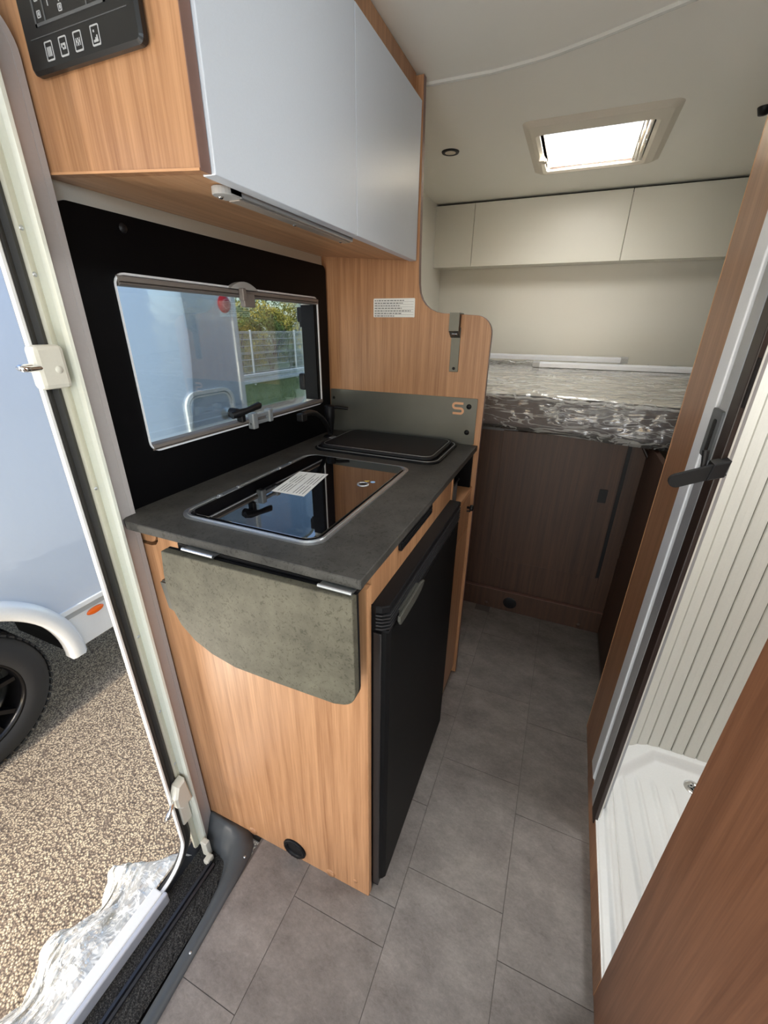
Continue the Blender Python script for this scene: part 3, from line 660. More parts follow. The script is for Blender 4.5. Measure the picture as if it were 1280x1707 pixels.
t = thing('lower_striker', 'cream door striker with looped chrome hook, the lower one near the step', 'door striker', (.01, -.08, .15))
obj('housing', MB().prism([(-.098, .168), (-.098, .20), (-.085, .235), (-.06, .24), (-.052, .15), (-.085, .148)], 'X', .004, .032, .005), creamplastic, t)
obj('plate', MB().box(.002, .012, -.085, -.055, .06, .15, .004), creamplastic, t); obj('hook', hk, chrome, t)

# step well below the doorway
obj('sill_lip', MB().box(-.014, .0175, -.75, -.19, -.062, -.052, .003), whitegloss, door)
step = thing('step_well', 'grey plastic edged entrance step recess with dark carpet, at lower left', 'step', (.1, -.3, -.12))
outer = [(.02, .0), (.06, .0), (.12, .001), (.150, .001), (.172, -.006), (.190, -.022), (.199, -.045), (.2035, -.09), (.209, -.18), (.217, -.32), (.225, -.45), (.235, -.62), (.24, -.75)]
inner = [(.02, -.006), (.06, -.008), (.11, -.012), (.135, -.018), (.152, -.028), (.166, -.044), (.175, -.062), (.183, -.095), (.189, -.18), (.196, -.32), (.203, -.45), (.213, -.62), (.22, -.75)]
mid = [(.02, -.012), (.06, -.016), (.10, -.022), (.124, -.032), (.138, -.046), (.148, -.060), (.156, -.076), (.165, -.105), (.175, -.18), (.184, -.32), (.192, -.45), (.20, -.62), (.21, -.75)]
bot = [(.02, -.048), (.05, -.05), (.075, -.052), (.095, -.057), (.105, -.066), (.112, -.078), (.118, -.09), (.126, -.115), (.137, -.18), (.146, -.32), (.152, -.45), (.162, -.62), (.17, -.75)]
rings = [(outer, -.004), (outer, .003), (inner, .005), (mid, -.004), (bot, -.092)]
vs = [(x, y, z) for r, z in rings for x, y in r]; n = len(outer)
obj('well_rim', MB().add(vs, [(k*n+i, k*n+i+1, (k+1)*n+i+1, (k+1)*n+i) for k in range(4) for i in range(n-1)], True), trimgrey, step)
for (x, y) in ((.192, -.058), (.205, -.26), (.214, -.42)): screw(step, x-.003, y, .0045, 'Z', 1, .0034)
cp = MB()
nx, ny = 26, 90
for i in range(nx+1):
    for j in range(ny+1):
        y = -.045-.70*j/ny; xr = .10+.02*min(1, (-.045-y)/.06)+.03*(-.045-y)
        x = .012+(xr-.0)*i/nx
        cp.v.append((x, y, -.092+.0035*random.random()))
for i in range(nx):
    for j in range(ny): cp.f.append([i*(ny+1)+j, i*(ny+1)+j+1, (i+1)*(ny+1)+j+1, (i+1)*(ny+1)+j])
obj('carpet', cp, carpet_m, step)
obj('well_bottom', MB().box(-.03, .2, -.78, -.03, -.12, -.1), blackm, step)
rail = [(.073, -.075, -.092), (.0745, -.20, -.092), (.077, -.42, -.092), (.08, -.75, -.092)]
obj('screen_track', MB().sweep(rail, [(-.010, 0), (-.010, .008), (-.004, .010), (-.003, .004), (.0, .004), (.001, .012), (.008, .013), (.010, .009), (.010, 0)], upv=(0, 0, 1)), plain('blue_black_track', srgb(52, 55, 62), .3, metal=.4), step)
obj('sill_profile', MB().box(.018, .032, -.75, -.185, -.09, -.052, .004), plain('step_profile', srgb(196, 198, 206), .3, metal=.2), step)
obj('screen_end_clip', MB().box(.05, .068, -.085, -.062, -.09, -.072, .003).box(.03, .052, -.068, -.052, -.09, -.03, .003), creamplastic, step)

# crumpled film hanging outside the sill
wr = MB(); nu, nv = 46, 60
for i in range(nu+1):
    for j in range(nv+1):
        u = i/nu; v = j/nv
        y = -.085-.62*v
        reach = .30*min(1, (v*9)**.6)*(1+.12*math.sin(v*19)); x = -.012-u*reach; z = -.058-.26*u**1.5-.02*v
        p = Vector((x*9, y*9, z*9)); nz = noise.noise(p*1.4)*.05+noise.noise(p*3.3)*.028+abs(noise.noise(p*6))*.018
        amp = min(1, u*3)
        wr.v.append((x+nz*amp*.6, y+noise.noise(p*2+Vector((5, 5, 5)))*.02*amp, z+nz*amp))
for i in range(nu):
    for j in range(nv): wr.f.append([i*(nv+1)+j, i*(nv+1)+j+1, (i+1)*(nv+1)+j+1, (i+1)*(nv+1)+j])
tag(obj('protective_film', wr, wrap_m), 'crumpled clear plastic film bunched outside the door sill above the asphalt', 'plastic film')

# ================================================================ kitchen cabinet
kc = thing('kitchen_cabinet', 'oak kitchen base cabinet beside the entrance door, holding the fridge', 'cabinet', (.27, .4, 0))
sp_ = [(.0, .0), (K, 0), (K, .935), (.06, .935), (.058, .922), (.05, .912), (.036, .908), (.0, .908)]
obj('side_panel', MB().prism(sp_, 'Y', 0.0, .017), oak, kc)
obj('panel_edge', MB().box(K, K+.0012, .001, .017, 0, .935), oak_edge, kc)
obj('corner_filler', MB().prism([(.004, .914), (.034, .914), (.044, .918), (.05, .926), (.05, .95), (.004, .95)], 'Y', .003, .016), oak, kc)
for (x, z) in ((.172, .012), (.425, .012)): obj('cover_cap', MB().lathe((x, 0, z), 'Y', [(0, -.0025), (.0125, -.002), (.0135, 0)], 20), oak, kc)
obj('cover_cap', MB().lathe((.498, 0, .037), 'Y', [(0, -.0015), (.006, -.001), (.0065, 0)], 16), oak, kc)
# round heating outlet
vo = MB().lathe((.316, 0, .040), 'Y', [(.0345, 0), (.0345, -.004), (.031, -.007), (.026, -.006), (.023, 0), (.0225, .02)], 28)
for i in range(10):
    a = 2*PI*i/10; vo.add([(.316+r*math.cos(a+d), -.008, .040+r*math.sin(a+d)) for r, d in ((.025, -.03), (.033, -.02), (.033, .02), (.025, .03))], [(0, 1, 2, 3)])
vo2 = obj('air_outlet', vo, plasticblack, kc); obj('outlet_bore', MB().lathe((.316, 0, .040), 'Y', [(0, -.0012), (.0235, -.0012)], 24), blackm, vo2)
FX = K+.006
obj('front_rail', MB().box(K-.012, FX-.004, .018, .555, .895, .962), oak, kc)
gv = obj('vent_grille', MB().prism(rrect(.14, .345, .936, .9615, .006, 4), 'X', FX-.004, FX+.0015), plasticblack, kc)
for z in (.9405, .9465, .9525): obj('grille_slat', MB().box(FX+.001, FX+.0035, .146, .339, z, z+.0025), blackm, gv)
# niche
nm = MB().box(K-.14, K, .556, .565, .835, .962).box(K-.14, K-.135, .565, .83, .83, .962).box(K-.14, K, .825, .836, .835, .962).box(K-.14, K, .565, .83, .952, .962)
obj('niche_lining', nm, blackgloss, kc)
obj('niche_post', MB().box(K-.002, FX-.002, .548, .56, .84, .962), oak_edge, kc)
obj('niche_shelf', MB().box(K-.14, FX, .556, .836, .820, .835), oak_edge, kc)
dr = obj('drawer_front', MB().box(K-.012, FX, .560, .834, .691, .818, .001), oak, kc)
obj('knob', MB().lathe((FX, .785, .778), 'X', [(.004, 0), (.004, .008), (.010, .010), (.011, .018), (.008, .021), (0, .022)], 20).lathe((FX, .785, .765), 'X', [(.003, 0), (.003, .012), (0, .013)], 10), blackm, dr)
obj('cabinet_door', MB().box(K-.012, FX, .560, .834, .04, .687, .001), oak, kc)
obj('plinth', MB().box(K-.04, K-.02, .02, .834, 0, .04), oak, kc)
obj('back_board', MB().box(.0, K-.15, .82, .836, 0, .95).box(0, .02, .02, .83, 0, .95), oak, kc)
so = thing('socket_unit', 'small black socket box inside the open niche beside the fridge', 'socket', (K-.03, .61, .84))
obj('box', MB().box(K-.05, K-.012, .585, .655, .835, .918, .004), plasticblack, so)
obj('flap_cover', MB().box(K-.012, K-.004, .59, .65, .85, .912, .003), greyplastic, so)
obj('latch_bar', MB().box(K-.02, K+.0, .588, .652, .918, .924, .002), plasticblack, so)

# ================================================================ fridge
fr = thing('refrigerator', 'black compact refrigerator built in under the worktop', 'refrigerator', (.3, .28, .0))
obj('carcass', MB().box(.06, .520, .024, .54, .02, .893), blackm, fr)
top = [(.510, .020), (.530, .020), (.545, .0145), (.556, .0165), (.567, .026), (.567, .543), (.510, .543)]
tc = obj('top_housing', MB().prism(top, 'Z', .880, .895, .002).prism([(a-.006 if a > .55 else a, b+(.004 if b < .1 else 0)) for a, b in top], 'Z', .842, .880).box(.51, .5665, .022, .543, .838, .844), plasticblack, fr)
slat_b = plain('slat_black', srgb(44, 44, 46), .35)
for k in range(5):
    z = .846+.0072*k
    lip = [(.545, .0145), (.556, .0165), (.568, .026), (.568, .543), (.562, .543), (.562, .03), (.552, .021), (.545, .019)]
    obj('vent_slat', MB().prism(lip, 'Z', z, z+.0026), slat_b, tc)
dv = [(.520, .024), (.552, .024), (.560, .028), (.566, .036), (.566, .54), (.520, .54)]
fd = obj('door', MB().prism(dv, 'Z', .045, .834, .002), plain('fridge_door_black', srgb(15, 15, 16), .5, bump=.1, bscale=900, spec=.12), fr)
obj('side_profile', MB().box(.538, .5535, .0185, .025, .03, .834, .002).box(.522, .53, .019, .025, .03, .836), plain('profile_black', srgb(36, 33, 33), .3), fd)
hv = [(.050, .846), (.056, .836), (.08, .8345), (.13, .8345), (.17, .838), (.192, .848), (.192, .852), (.17, .858), (.05, .858)]
obj('handle', MB().prism(hv, 'X', .572, .578, .0015).box(.566, .573, .07, .17, .846, .856), plain('handle_grey', srgb(86, 86, 80), .35, metal=.3), fd)
obj('kick_grille', MB().box(.50, .548, .03, .54, .0, .04), blackm, fr)

# ================================================================ worktop
wt = MB().prism([(.0, Lp-.001), (.0, -.002), (.006, -.010), (.012, -.022), (.02, -.034), (.034, -.041), (K+.008, -.041), (K+.010, -.039), (K+.010, Lp-.001)], 'Z', .962, .98, .0015)
tag(obj('worktop', wt, lam), 'dark grey stone-look kitchen worktop along the window', 'worktop')
# folding flap
ff = thing('folding_shelf', 'laminate fold-down shelf flap, tone lightened as if lit, with one curved corner hanging at the worktop end', 'shelf', (.34, -.06, .73))
fp = [(.540, .957), (.145, .950), (.138, .90), (.136, .86), (.140, .82), (.155, .785), (.185, .755), (.225, .735), (.28, .722), (.38, .722), (.50, .725)]+arc(.505, .765, .037, -80, 0, 6)+[(.542, .80)]
obj('board', MB().prism(fp, 'Y', -.062, -.046, .0012), lam_lit, ff)
obj('board_edge_band', MB().prism(inset(fp[::-1] if False else fp, 0.0), 'Y', -.0455, -.0405), blackm, ff)
for (x0, x1) in ((.19, .262), (.475, .535)):
    h = obj('hinge', MB().tube([(x0, -.052, .9605), (x1, -.052, .9605)], .0035, 10), steel, ff)
    obj('hinge_leaf', MB().box(x0, x1, -.052, -.03, .9585, .9605), steel, h)
obj('support_bracket', MB().prism([(.100, .795), (.16, .772), (.16, .856), (.092, .856)], 'Y', -.040, -.034).box(.092, .16, -.036, -.0, .852, .858), darksteel, ff)
obj('mounting_rail', MB().box(.16, .53, -.036, -.0, .940, .958), blackm, ff)

# ================================================================ hob and sink combination under glass lid
hb = thing('hob', 'black glass covered hob with a chrome rim set in the worktop', 'hob', (.26, .27, .98))
ho = rrect(.100, .432, .018, .512, .038, 7); hi = rrect(.112, .420, .030, .500, .030, 7)
obj('rim', MB().ring(ho, hi, 'Z', .9795, .9835).ring(rrect(.106, .426, .024, .506, .034, 7), rrect(.109, .423, .027, .503, .032, 7), 'Z', .983, .9855), steel, hb)
obj('pan', MB().prism(rrect(.112, .420, .030, .500, .030, 7), 'Z', .9795, .9805), blackm, hb)
gl = obj('glass_lid', MB().prism(rrect(.122, .417, .033, .497, .026, 7), 'Z', .981, .9865, .001), hob_m, hb)
for (y0, y1) in ((.12, .20), (.34, .41)):
    obj('lid_hinge', MB().box(.112, .122, y0, y1, .981, .9875, .001).box(.110, .118, y0+.006, y0+.014, .983, .9895, .001).box(.110, .118, y1-.014, y1-.006, .983, .9895, .001), steel, gl)
obj('knob_ring', MB().lathe((.371, .283+.045, .9866), 'Z', [(.0105, 0), (.0105, .002), (.014, .002), (.0145, 0)], 24, True), steel, gl)
obj('knob_bore', MB().lathe((.371, .328, .9866), 'Z', [(0, .0006), (.0105, .0006)], 20), blackm, gl)
obj('yellow_mark', MB().add([(.362, .352, .9869), (.373, .345, .9869), (.376, .358, .9869)], [(0, 1, 2)]), plain('yellow_print', srgb(215, 180, 80), .5), gl)
obj('blue_mark', MB().prism(circ(.386, .352, .006, 16), 'Z', .9866, .9869), plain('blue_print', srgb(150, 190, 230), .5), gl)
st = thing('warning_sticker', 'white rectangular printed paper sticker lying on the black glass lid', 'sticker', (.23, .28, .9867))
A, B, C_, D_ = (.200, .200), (.286, .202), (.258, .358), (.180, .345)
obj('sheet', MB().prism([A, B, C_, D_], 'Z', .98665, .9869), paper, st)
tx = MB()
for i in range(9):
    t = .1+.85*i/9
    if i == 4: continue
    P = lambda s, t: (B[0]+(A[0]-B[0])*s+((C_[0]-B[0])*(1-s)+(D_[0]-A[0])*s)*t, B[1]+(A[1]-B[1])*s+((C_[1]-B[1])*(1-s)+(D_[1]-A[1])*s)*t)
    sx = .08+.04*(i % 2)
    for a, b in ((.06, .3+sx), (.45, .93-.1*(i % 3))):
        p0, p1 = P(t/1.0*0+t, a), P(t, b); 
        pa, pb = P(t-.012, a), P(t-.012, b); pc, pd = P(t+.012, b), P(t+.012, a)
        tx.add([(pa[0], pa[1], .98705), (pb[0], pb[1], .98705), (pc[0], pc[1], .98705), (pd[0], pd[1], .98705)], [(0, 1, 2, 3)])
o = obj('printed_lines', tx, ink, st); o['kind'] = 'stuff'

# sink cover
sk = thing('sink', 'sink under its black lid with a raised double rim, next to the splashback', 'sink', (.27, .70, .98))
so_ = lambda a: rrect(.075+a, .485-a, .562+a, .828-a*.6, .04-a*.5, 7)
obj('basin_rim', MB().prism(so_(0), 'Z', .9798, .986, .002), plasticblack, sk)
obj('rim_line', MB().ring(so_(.005), so_(.008), 'Z', .9855, .9872), steel, sk)
ld = obj('lid', MB().prism(so_(.016), 'Z', .986, .995, .002), plain('lid_black', srgb(22, 22, 25), .5, bump=.1, bscale=900, spec=.35), sk)
obj('lid_groove', MB().ring(so_(.024), so_(.0262), 'Z', .9948, .9958), steel, ld)
obj('lid_body', MB().prism(so_(.030), 'Z', .9948, .9965, .001), MATS['lid_black'], ld)
obj('finger_notch', MB().box(.086, .10, .66, .685, .995, .9985, .001), steel, ld)

# faucet
fc = thing('faucet', 'black kitchen faucet with a long curved spout beside the window', 'faucet', (.05, .735, .98))
obj('base', MB().lathe((.05, .735, .98), 'Z', [(0, .006), (.018, .006), (.024, .003), (.025, 0)], 24), blackm, fc)
obj('body', MB().lathe((.05, .735, .986), 'Z', [(.008, 0), (.011, .02), (.016, .055), (.017, .06), (.018, .10), (.016, .102), (0, .102)], 24), plasticblack, fc)
obj('lever', MB().tube([(.05, .735, 1.080), (.075, .742, 1.083), (.112, .752, 1.079)], [.006, .0055, .005], 10), plasticblack, fc)
spt = [(.05, .728, 1.00), (.055, .70, 1.032), (.063, .66, 1.060), (.073, .61, 1.083), (.08, .57, 1.094), (.086, .535, 1.098), (.089, .510, 1.097)]
obj('spout', MB().tube(spt, [.0075, .0075, .0075, .008, .0085, .009, .0095], 12).box(.078, .10, .495, .520, 1.080, 1.102, .003), blackm, fc)

# ================================================================ partition, splashback, hook, notice
pp = [(-.018, 0), (.55, 0), (.55, 1.30)]+arc(.50, 1.318, .05, 0, 90, 8)+[(.42, 1.3725)]+[(.42-.0, 1.3725)]
pp += [(.400, 1.373), (.378, 1.377), (.358, 1.385), (.342, 1.397), (.330, 1.412), (.322, 1.430), (.318, 1.455), (.316, 1.50), (.309, 1.93), (-.018, 1.93)]
pt = thing('partition_panel', 'curved oak partition panel between the kitchen and the bed', 'partition', (.27, Lp+.01, 0))
obj('board', MB().prism(pp, 'Y', Lp, Lp+.018), oak, pt)
cl = inset(pp if sum(pp[i][0]*pp[(i+1) % len(pp)][1]-pp[(i+1) % len(pp)][0]*pp[i][1] for i in range(len(pp))) > 0 else pp[::-1], -.0012)
obj('edge_band', MB().sweep([(u, Lp+.009, v) for u, v in pp[1:-1]], [(-.0008, -.0088), (.0008, -.0088), (.0008, .0088), (-.0008, .0088)], upv=(0, 1, 0)), walnut_edge, pt)
# splashback with letter cut
sb = thing('splashback', 'dark grey metal splashback plate at the end of the worktop', 'splashback', (.27, Lp-.003, .98))
obj('plate', MB().prism(rrect(.0, .531, .9805, 1.129, .004, 3), 'Y', Lp-.004, Lp), darksteel, sb)
for (x, z) in ((.505, 1.103), (.505, 1.020)): screw(sb, x, Lp-.004, z, 'Y', -1, .0085, plasticblack, 'bolt')
screw(sb, .012, Lp-.004, 1.098, 'Y', -1, .005, plasticblack, 'bolt')
# S emblem: rounded stencil letter
def s_path():
    x0, x1, z0, zm, z1, r = .4535, .4865, 1.0795, 1.0955, 1.1115, .008
    p = [(x1, z1)]
    p += [(x0+r, z1)]+arc(x0+r, z1-r, r, 90, 180, 5)+arc(x0+r, zm+r, r, 180, 270, 5)
    p += [(x1-r, zm)]+arc(x1-r, zm-r, r, 90, 0, 5)+arc(x1-r, z0+r, r, 0, -90, 5)+[(x0, z0)]
    q = [p[0]]
    for a in p[1:]:
        if (Vector(a)-Vector(q[-1])).length > 1e-5: q.append(a)
    return q
obj('emblem', MB().sweep([(u, Lp-.0048, v) for u, v in s_path()], [(-.0036, 0), (.0036, 0), (.0036, .0008), (-.0036, .0008)], upv=(0, 1, 0)), plain('copper_inlay', srgb(214, 160, 122), .35), sb)
# ladder hook
hk = thing('ladder_hook', 'grey metal ladder hook over the curved top of the partition', 'hook', (.442, Lp-.02, 1.21))
obj('strap', MB().box(.431, .459, Lp-.004, Lp, 1.207, 1.335, .001), darksteel, hk)
obj('bow', MB().prism([(Lp+.022, 1.374), (Lp-.034, 1.3745), (Lp-.034, 1.325), (Lp-.004, 1.306), (Lp-.004, 1.310), (Lp-.030, 1.328), (Lp-.030, 1.3715), (Lp+.018, 1.3715), (Lp+.018, 1.35), (Lp+.022, 1.35)], 'X', .429, .459), darksteel, hk)
obj('inner_pad', MB().box(.431, .457, Lp-.028, Lp-.004, 1.318, 1.368), blackm, hk)
obj('rivet', MB().lathe((.440, Lp-.0215, 1.317), 'Y', [(0, -.003), (.004, -.002), (.005, 0)], 12).lathe((.450, Lp-.0215, 1.317), 'Y', [(0, -.003), (.004, -.002), (.005, 0)], 12), chrome, hk)
screw(hk, .4455, Lp-.004, 1.217, 'Y', -1, .0045, blackm)
nt_ = thing('safety_notice', 'white rectangular notice sticker with small print on the oak partition', 'sticker', (.238, Lp-.001, 1.362))
obj('sheet', MB().prism(rrect(.168, .308, 1.362, 1.416, .003, 2), 'Y', Lp-.0012, Lp), paper, nt_)
tx = MB()
for i in range(7):
    z = 1.411-.0073*i; x = .172
    end = (.272, .27, .26, .265, .295, .265, .24)[i]
    while x < end:
        w_ = random.uniform(.004, .011); tx.add([(x, Lp-.0014, z), (min(x+w_, end), Lp-.0014, z), (min(x+w_, end), Lp-.0014, z-.0024), (x, Lp-.0014, z-.0024)], [(0, 1, 2, 3)]); x += w_+.002
    tx.add([(.172, Lp-.0014, z-.0044), (.304, Lp-.0014, z-.0044), (.304, Lp-.0014, z-.0049), (.172, Lp-.0014, z-.0049)], [(0, 1, 2, 3)])
o = obj('printed_lines', tx, ink, nt_); o['kind'] = 'stuff'

# ================================================================ overhead cabinet
oc = thing('overhead_cabinet', 'oak overhead cabinet with two tall white doors above the window', 'cabinet', (.15, .42, 1.515))
obj('side_panel', MB().prism([(-.017, 1.539), (.302, 1.514), (.302, 1.915), (-.017, 1.93)], 'Y', .0, .0175), oak, oc)
obj('panel_edge', MB().box(.302, .3035, .0, .018, 1.514, 1.90), walnut_edge, oc)
obj('lower_edge', MB().add([(-.017, -.0012, 1.5385), (.302, -.0012, 1.5135), (.302, -.0012, 1.5165), (-.017, -.0012, 1.5415), (-.017, .0, 1.5385), (.302, .0, 1.5135), (.302, .0, 1.5165), (-.017, .0, 1.5415)], [(0, 1, 2, 3), (0, 4, 5, 1), (3, 2, 6, 7)]), oak_edge, oc)
bt = MB().add([(-.017, .0175, 1.539), (.290, .0175, 1.5165), (.290, .836, 1.5165), (-.017, .836, 1.539), (-.017, .0175, 1.555), (.290, .0175, 1.533), (.290, .836, 1.533), (-.017, .836, 1.555)],
    [(0, 1, 2, 3), (4, 7, 6, 5), (0, 4, 5, 1), (2, 6, 7, 3), (1, 5, 6, 2), (0, 3, 7, 4)])
obj('bottom_board', bt, oak_y, oc)
for (y0, y1) in ((.0195, .4385), (.4405, .832)):
    obj('cabinet_door', MB().box(.287, .309, y0, y1, 1.5135, 1.876, .0012), door_white, oc)
obj('top_filler', MB().box(.27, .288, .018, .836, 1.87, 1.934), oak, oc)
# under-cabinet lamp
ul = thing('cabinet_light', 'slim silver strip light under the overhead cabinet', 'light', (.268, .27, 1.51))
def zb(x): return 1.539-(x+.017)*.0225/.307-.0003
z0 = zb(.265)
obj('profile', MB().box(.253, .283, .075, .47, z0-.011, z0+.001, .002), alu, ul)
obj('end_plate', MB().prism(arc(.268, .076, .015, 180, 360, 10)+[(.283, .10), (.253, .10)], 'Z', z0-.0115, z0-.001, .001), graypanel, ul)
obj('diffuser', MB().box(.258, .278, .10, .465, z0-.0128, z0-.0108, .0005), plain('opal_strip', srgb(150, 140, 130), .3), ul)
for y in (.078, .27, .45): screw(ul, .262, y, z0-.0122, 'Z', -1, .004, chrome)

# control panel
cp_ = thing('control_panel', 'black control panel with display and four touch symbols on the oak cabinet end', 'control panel', (.15, -.01, 1.637))
obj('body', MB().prism(rrect(.046, .253, 1.637, 1.80, [.008, .008, .008, .008], 4), 'Y', -.014, -.0005, .0035), plain('panel_black', srgb(25, 25, 26), .33, bump=.05, bscale=800), cp_)
def inkmark(name, quads, mat, par, y=-.0146):
    m_ = MB()
    for (a, b, c, d) in quads: m_.box(a, b, y, y+.0006, c, d)
    return obj(name, m_, mat, par)
lt = plain('print_grey', srgb(170, 172, 174), .5); dk = plain('print_dark_grey', srgb(84, 86, 88), .5)
sc = inkmark('screen_outline', [(.076, .205, 1.6795, 1.6825), (.076, .079, 1.6795, 1.78), (.202, .205, 1.6795, 1.78), (.095, .0975, 1.6825, 1.78), (.173, .175, 1.6825, 1.78)], dk, cp_)
inkmark('level_scale', [(.106, .152, 1.701, 1.7022), (.106, .1073, 1.694, 1.701), (.127, .1283, 1.694, 1.701), (.151, .1523, 1.694, 1.703)], lt, cp_)
for (x, z) in ((.0865, 1.690), (.0865, 1.705), (.0865, 1.720), (.1275, 1.689), (.150, 1.7085)):
    obj('symbol', MB().ring(rrect(x-.0035, x+.0035, z-.0035, z+.0035, .001, 2), rrect(x-.0025, x+.0025, z-.0025, z+.0025, .0008, 2), 'Y', -.0146, -.014).box(x-.001, x+.0015, -.0146, -.014, z-.0015, z+.0018), lt, cp_)
inkmark('groove', [(.06, .238, 1.6695, 1.6703)], dk, cp_)
for i, x in enumerate((.091, .119, .147, .179)):
    z = 1.655
    b = obj('touch_key', MB().ring(rrect(x-.0075, x+.0075, z-.0095, z+.0095, .0015, 2), rrect(x-.0062, x+.0062, z-.0078, z+.0082, .001, 2), 'Y', -.0146, -.014), lt, cp_)
    q = {0: [(x-.004, x-.0022, z-.005, z+.004), (x-.001, x+.001, z-.005, z+.004), (x+.002, x+.004, z-.005, z+.004)],
         1: [(x-.004, x+.001, z-.003, z-.001), (x-.004, x-.002, z-.003, z+.003), (x-.001, x+.004, z+.001, z+.003), (x+.002, x+.004, z-.003, z+.001)],
         2: [(x-.004, x-.003, z-.004, z+.003), (x+.003, x+.004, z-.004, z+.003), (x-.003, x+.003, z-.001, z+.001), (x-.001, x+.001, z-.004, z+.003)],
         3: [(x-.004, x+.004, z-.006, z-.004), (x-.001, x+.001, z-.004, z-.002), (x+.0015, x+.0035, z-.004, z), (x-.003, x-.001, z+.003, z+.005)]}[i]
    inkmark('key_symbol', q, lt, b)

# ================================================================ ceiling fittings
rl = [(.28, .895), (.471, .900), (.53, .893), (.565, .888), (.60, .883), (.635, .874), (.67, .862), (.719, .847), (.873, .788), (1.05, .715)]
t1 = struct('trim_1', MB().sweep([(x, y, Zc) for x, y in rl], [(-.006, .0), (-.005, -.006), (.0, -.008), (.005, -.006), (.006, 0)], upv=(0, 0, 1)), plain('rail_white', srgb(205, 203, 194), .25)); t1['label'] = 'white curved curtain rail across the ceiling'
t1['kind'] = 'structure'
sp2 = thing('ceiling_spotlight', 'small round recessed ceiling spotlight with black ring', 'light', (.235, 1.383, Zc-.005))
obj('ring', MB().lathe((.235, 1.383, Zc), 'Z', [(.020, -.004), (.031, -.004), (.033, 0)], 32), blackm, sp2)
obj('lens', MB().lathe((.235, 1.383, Zc), 'Z', [(0, -.003), (.021, -.003)], 28), cream_film, sp2)
sw = sempty('window_2', (.73, 1.5, Zc), 'square roof hatch with cream frame and milky dome')
so1 = rrect(.508, .958, 1.226, 1.752, .028, 6); so2 = rrect(.53, .937, 1.25, 1.735, .02, 6); si = rrect(SX0, SX1, SY0, SY1, .012, 6)
n = len(so1); vs = [(u, v, Zc) for u, v in so1]+[(u, v, Zc-.010) for u, v in so2]+[(u, v, Zc-.012) for u, v in rrect(SX0-.012, SX1+.012, SY0-.012, SY1+.012, .018, 6)]+[(u, v, Zc-.007) for u, v in si]+[(u, v, Zc+.085) for u, v in si]
obj('hatch_frame', MB().add(vs, [(k*n+i, k*n+(i+1) % n, (k+1)*n+(i+1) % n, (k+1)*n+i) for k in range(4) for i in range(n)]), cream_film, sw)
obj('shaft_wall', MB().box(SX0+.012, SX1-.035, SY1-.006, SY1-.002, Zc+.005, Zc+.085), skylight_cream, sw)
for k in range(5): obj('vent_slot', MB().box(SX0+.018+.062*k, SX0+.070+.062*k, SY1-.0075, SY1-.006, Zc+.000, Zc+.0025), MATS['cream_blind'] if False else walnut_edge, sw)
for (x, w_) in ((SX1-.004, .004), (SX1-.018, .003), (SX1-.03, .004)): obj('blind_track', MB().box(x-w_, x, SY0+.01, SY1-.008, Zc-.005, Zc+.05), cream_film, sw)
obj('catch', MB().box(SX1-.012, SX1-.004, 1.50, 1.53, Zc-.006, Zc+.012, .003), chrome, sw)
obj('catch', MB().box(SX1-.034, SX1-.024, 1.56, 1.58, Zc+.012, Zc+.03, .003), chrome, sw)
obj('lever', MB().box(SX0-.012, SX0+.01, 1.50, 1.52, Zc-.03, Zc-.016, .003).box(SX0-.004, SX0+.014, 1.515, 1.55, Zc-.026, Zc-.018, .002), cream_film, sw)
dm = MB(); nn_ = 14
for i in range(nn_+1):
    for j in range(nn_+1):
        u, v = i/nn_, j/nn_; dm.v.append((SX0-.03+u*(SX1-SX0+.06), SY0-.03+v*(SY1-SY0+.06), Zc+.085+.05*(1-(2*u-1)**4)*(1-(2*v-1)**4)))
for i in range(nn_):
    for j in range(nn_): dm.f.append([i*(nn_+1)+j, i*(nn_+1)+j+1, (i+1)*(nn_+1)+j+1, (i+1)*(nn_+1)+j])
obj('dome', dm, dome_m, sw, True)

# ================================================================ rear overhead locker
rc = thing('rear_locker', 'row of three warm white lockers above the bed', 'cabinet', (.7, 2.1, 1.64))
obj('carcass', MB().box(-.066, 1.94, 2.076, 2.198, 1.644, 1.915), cream_front, rc)
obj('shadow_gap', MB().box(-.066, 1.94, 2.09, 2.198, 1.915, Zc-.001), blackm, rc)
for (x0, x1) in ((-.068, .190), (.192, .9125), (.9155, 1.60)):
    obj('locker_door', MB().box(x0, x1, 2.058, 2.0755, 1.640, 1.925, .001), cream_front, rc)
# lining wall at the left of the bed
struct('wall_left.001', MB().box(-.018, .0, .858, 2.2, .8, Zc), wall_m)
bpy.data.objects['wall_left.001'].name = 'trim_2'
bpy.data.objects['trim_2'].location.x -= .05

# ================================================================ bed
bd = thing('bed', 'rear transverse bed with grey mattress still wrapped in clear plastic', 'bed', (.8, 1.75, .93))
def mprof(y0, y1, z0, z1, z1b, r):
    p = [(y0, z0+r)]+arc(y0+r, z0+r, r, 180, 270, 4)[1:]+[(y1, z0), (y1, z1b)]
    p += [(y0+r*1.3, z1)]+arc(y0+r, z1-r, r, 90, 180, 5)
    return p
mt = MB()
nx_ = 60; prof = mprof(1.35, 2.19, .945, 1.078, 1.135, .03); k = len(prof)
def mx(x, y, z):
    d = .006*noise.noise((x*5, y*5, z*9)); return (x, y+d-.13*max(0, x-.48)*(1 if y < 1.6 else 0)*.9, z+d)
vs = []
for i in range(nx_+1):
    x = -.01+1.9*i/nx_; vs += [mx(x, y, z) for y, z in prof]
mt.add(vs, [(i*k+q, (i+1)*k+q, (i+1)*k+(q+1) % k, i*k+(q+1) % k) for i in range(nx_) for q in range(k)]+[tuple(range(k)), tuple(nx_*k+q for q in range(k))])
mo = obj('mattress', mt, cover_m, bd)
tp = MB()
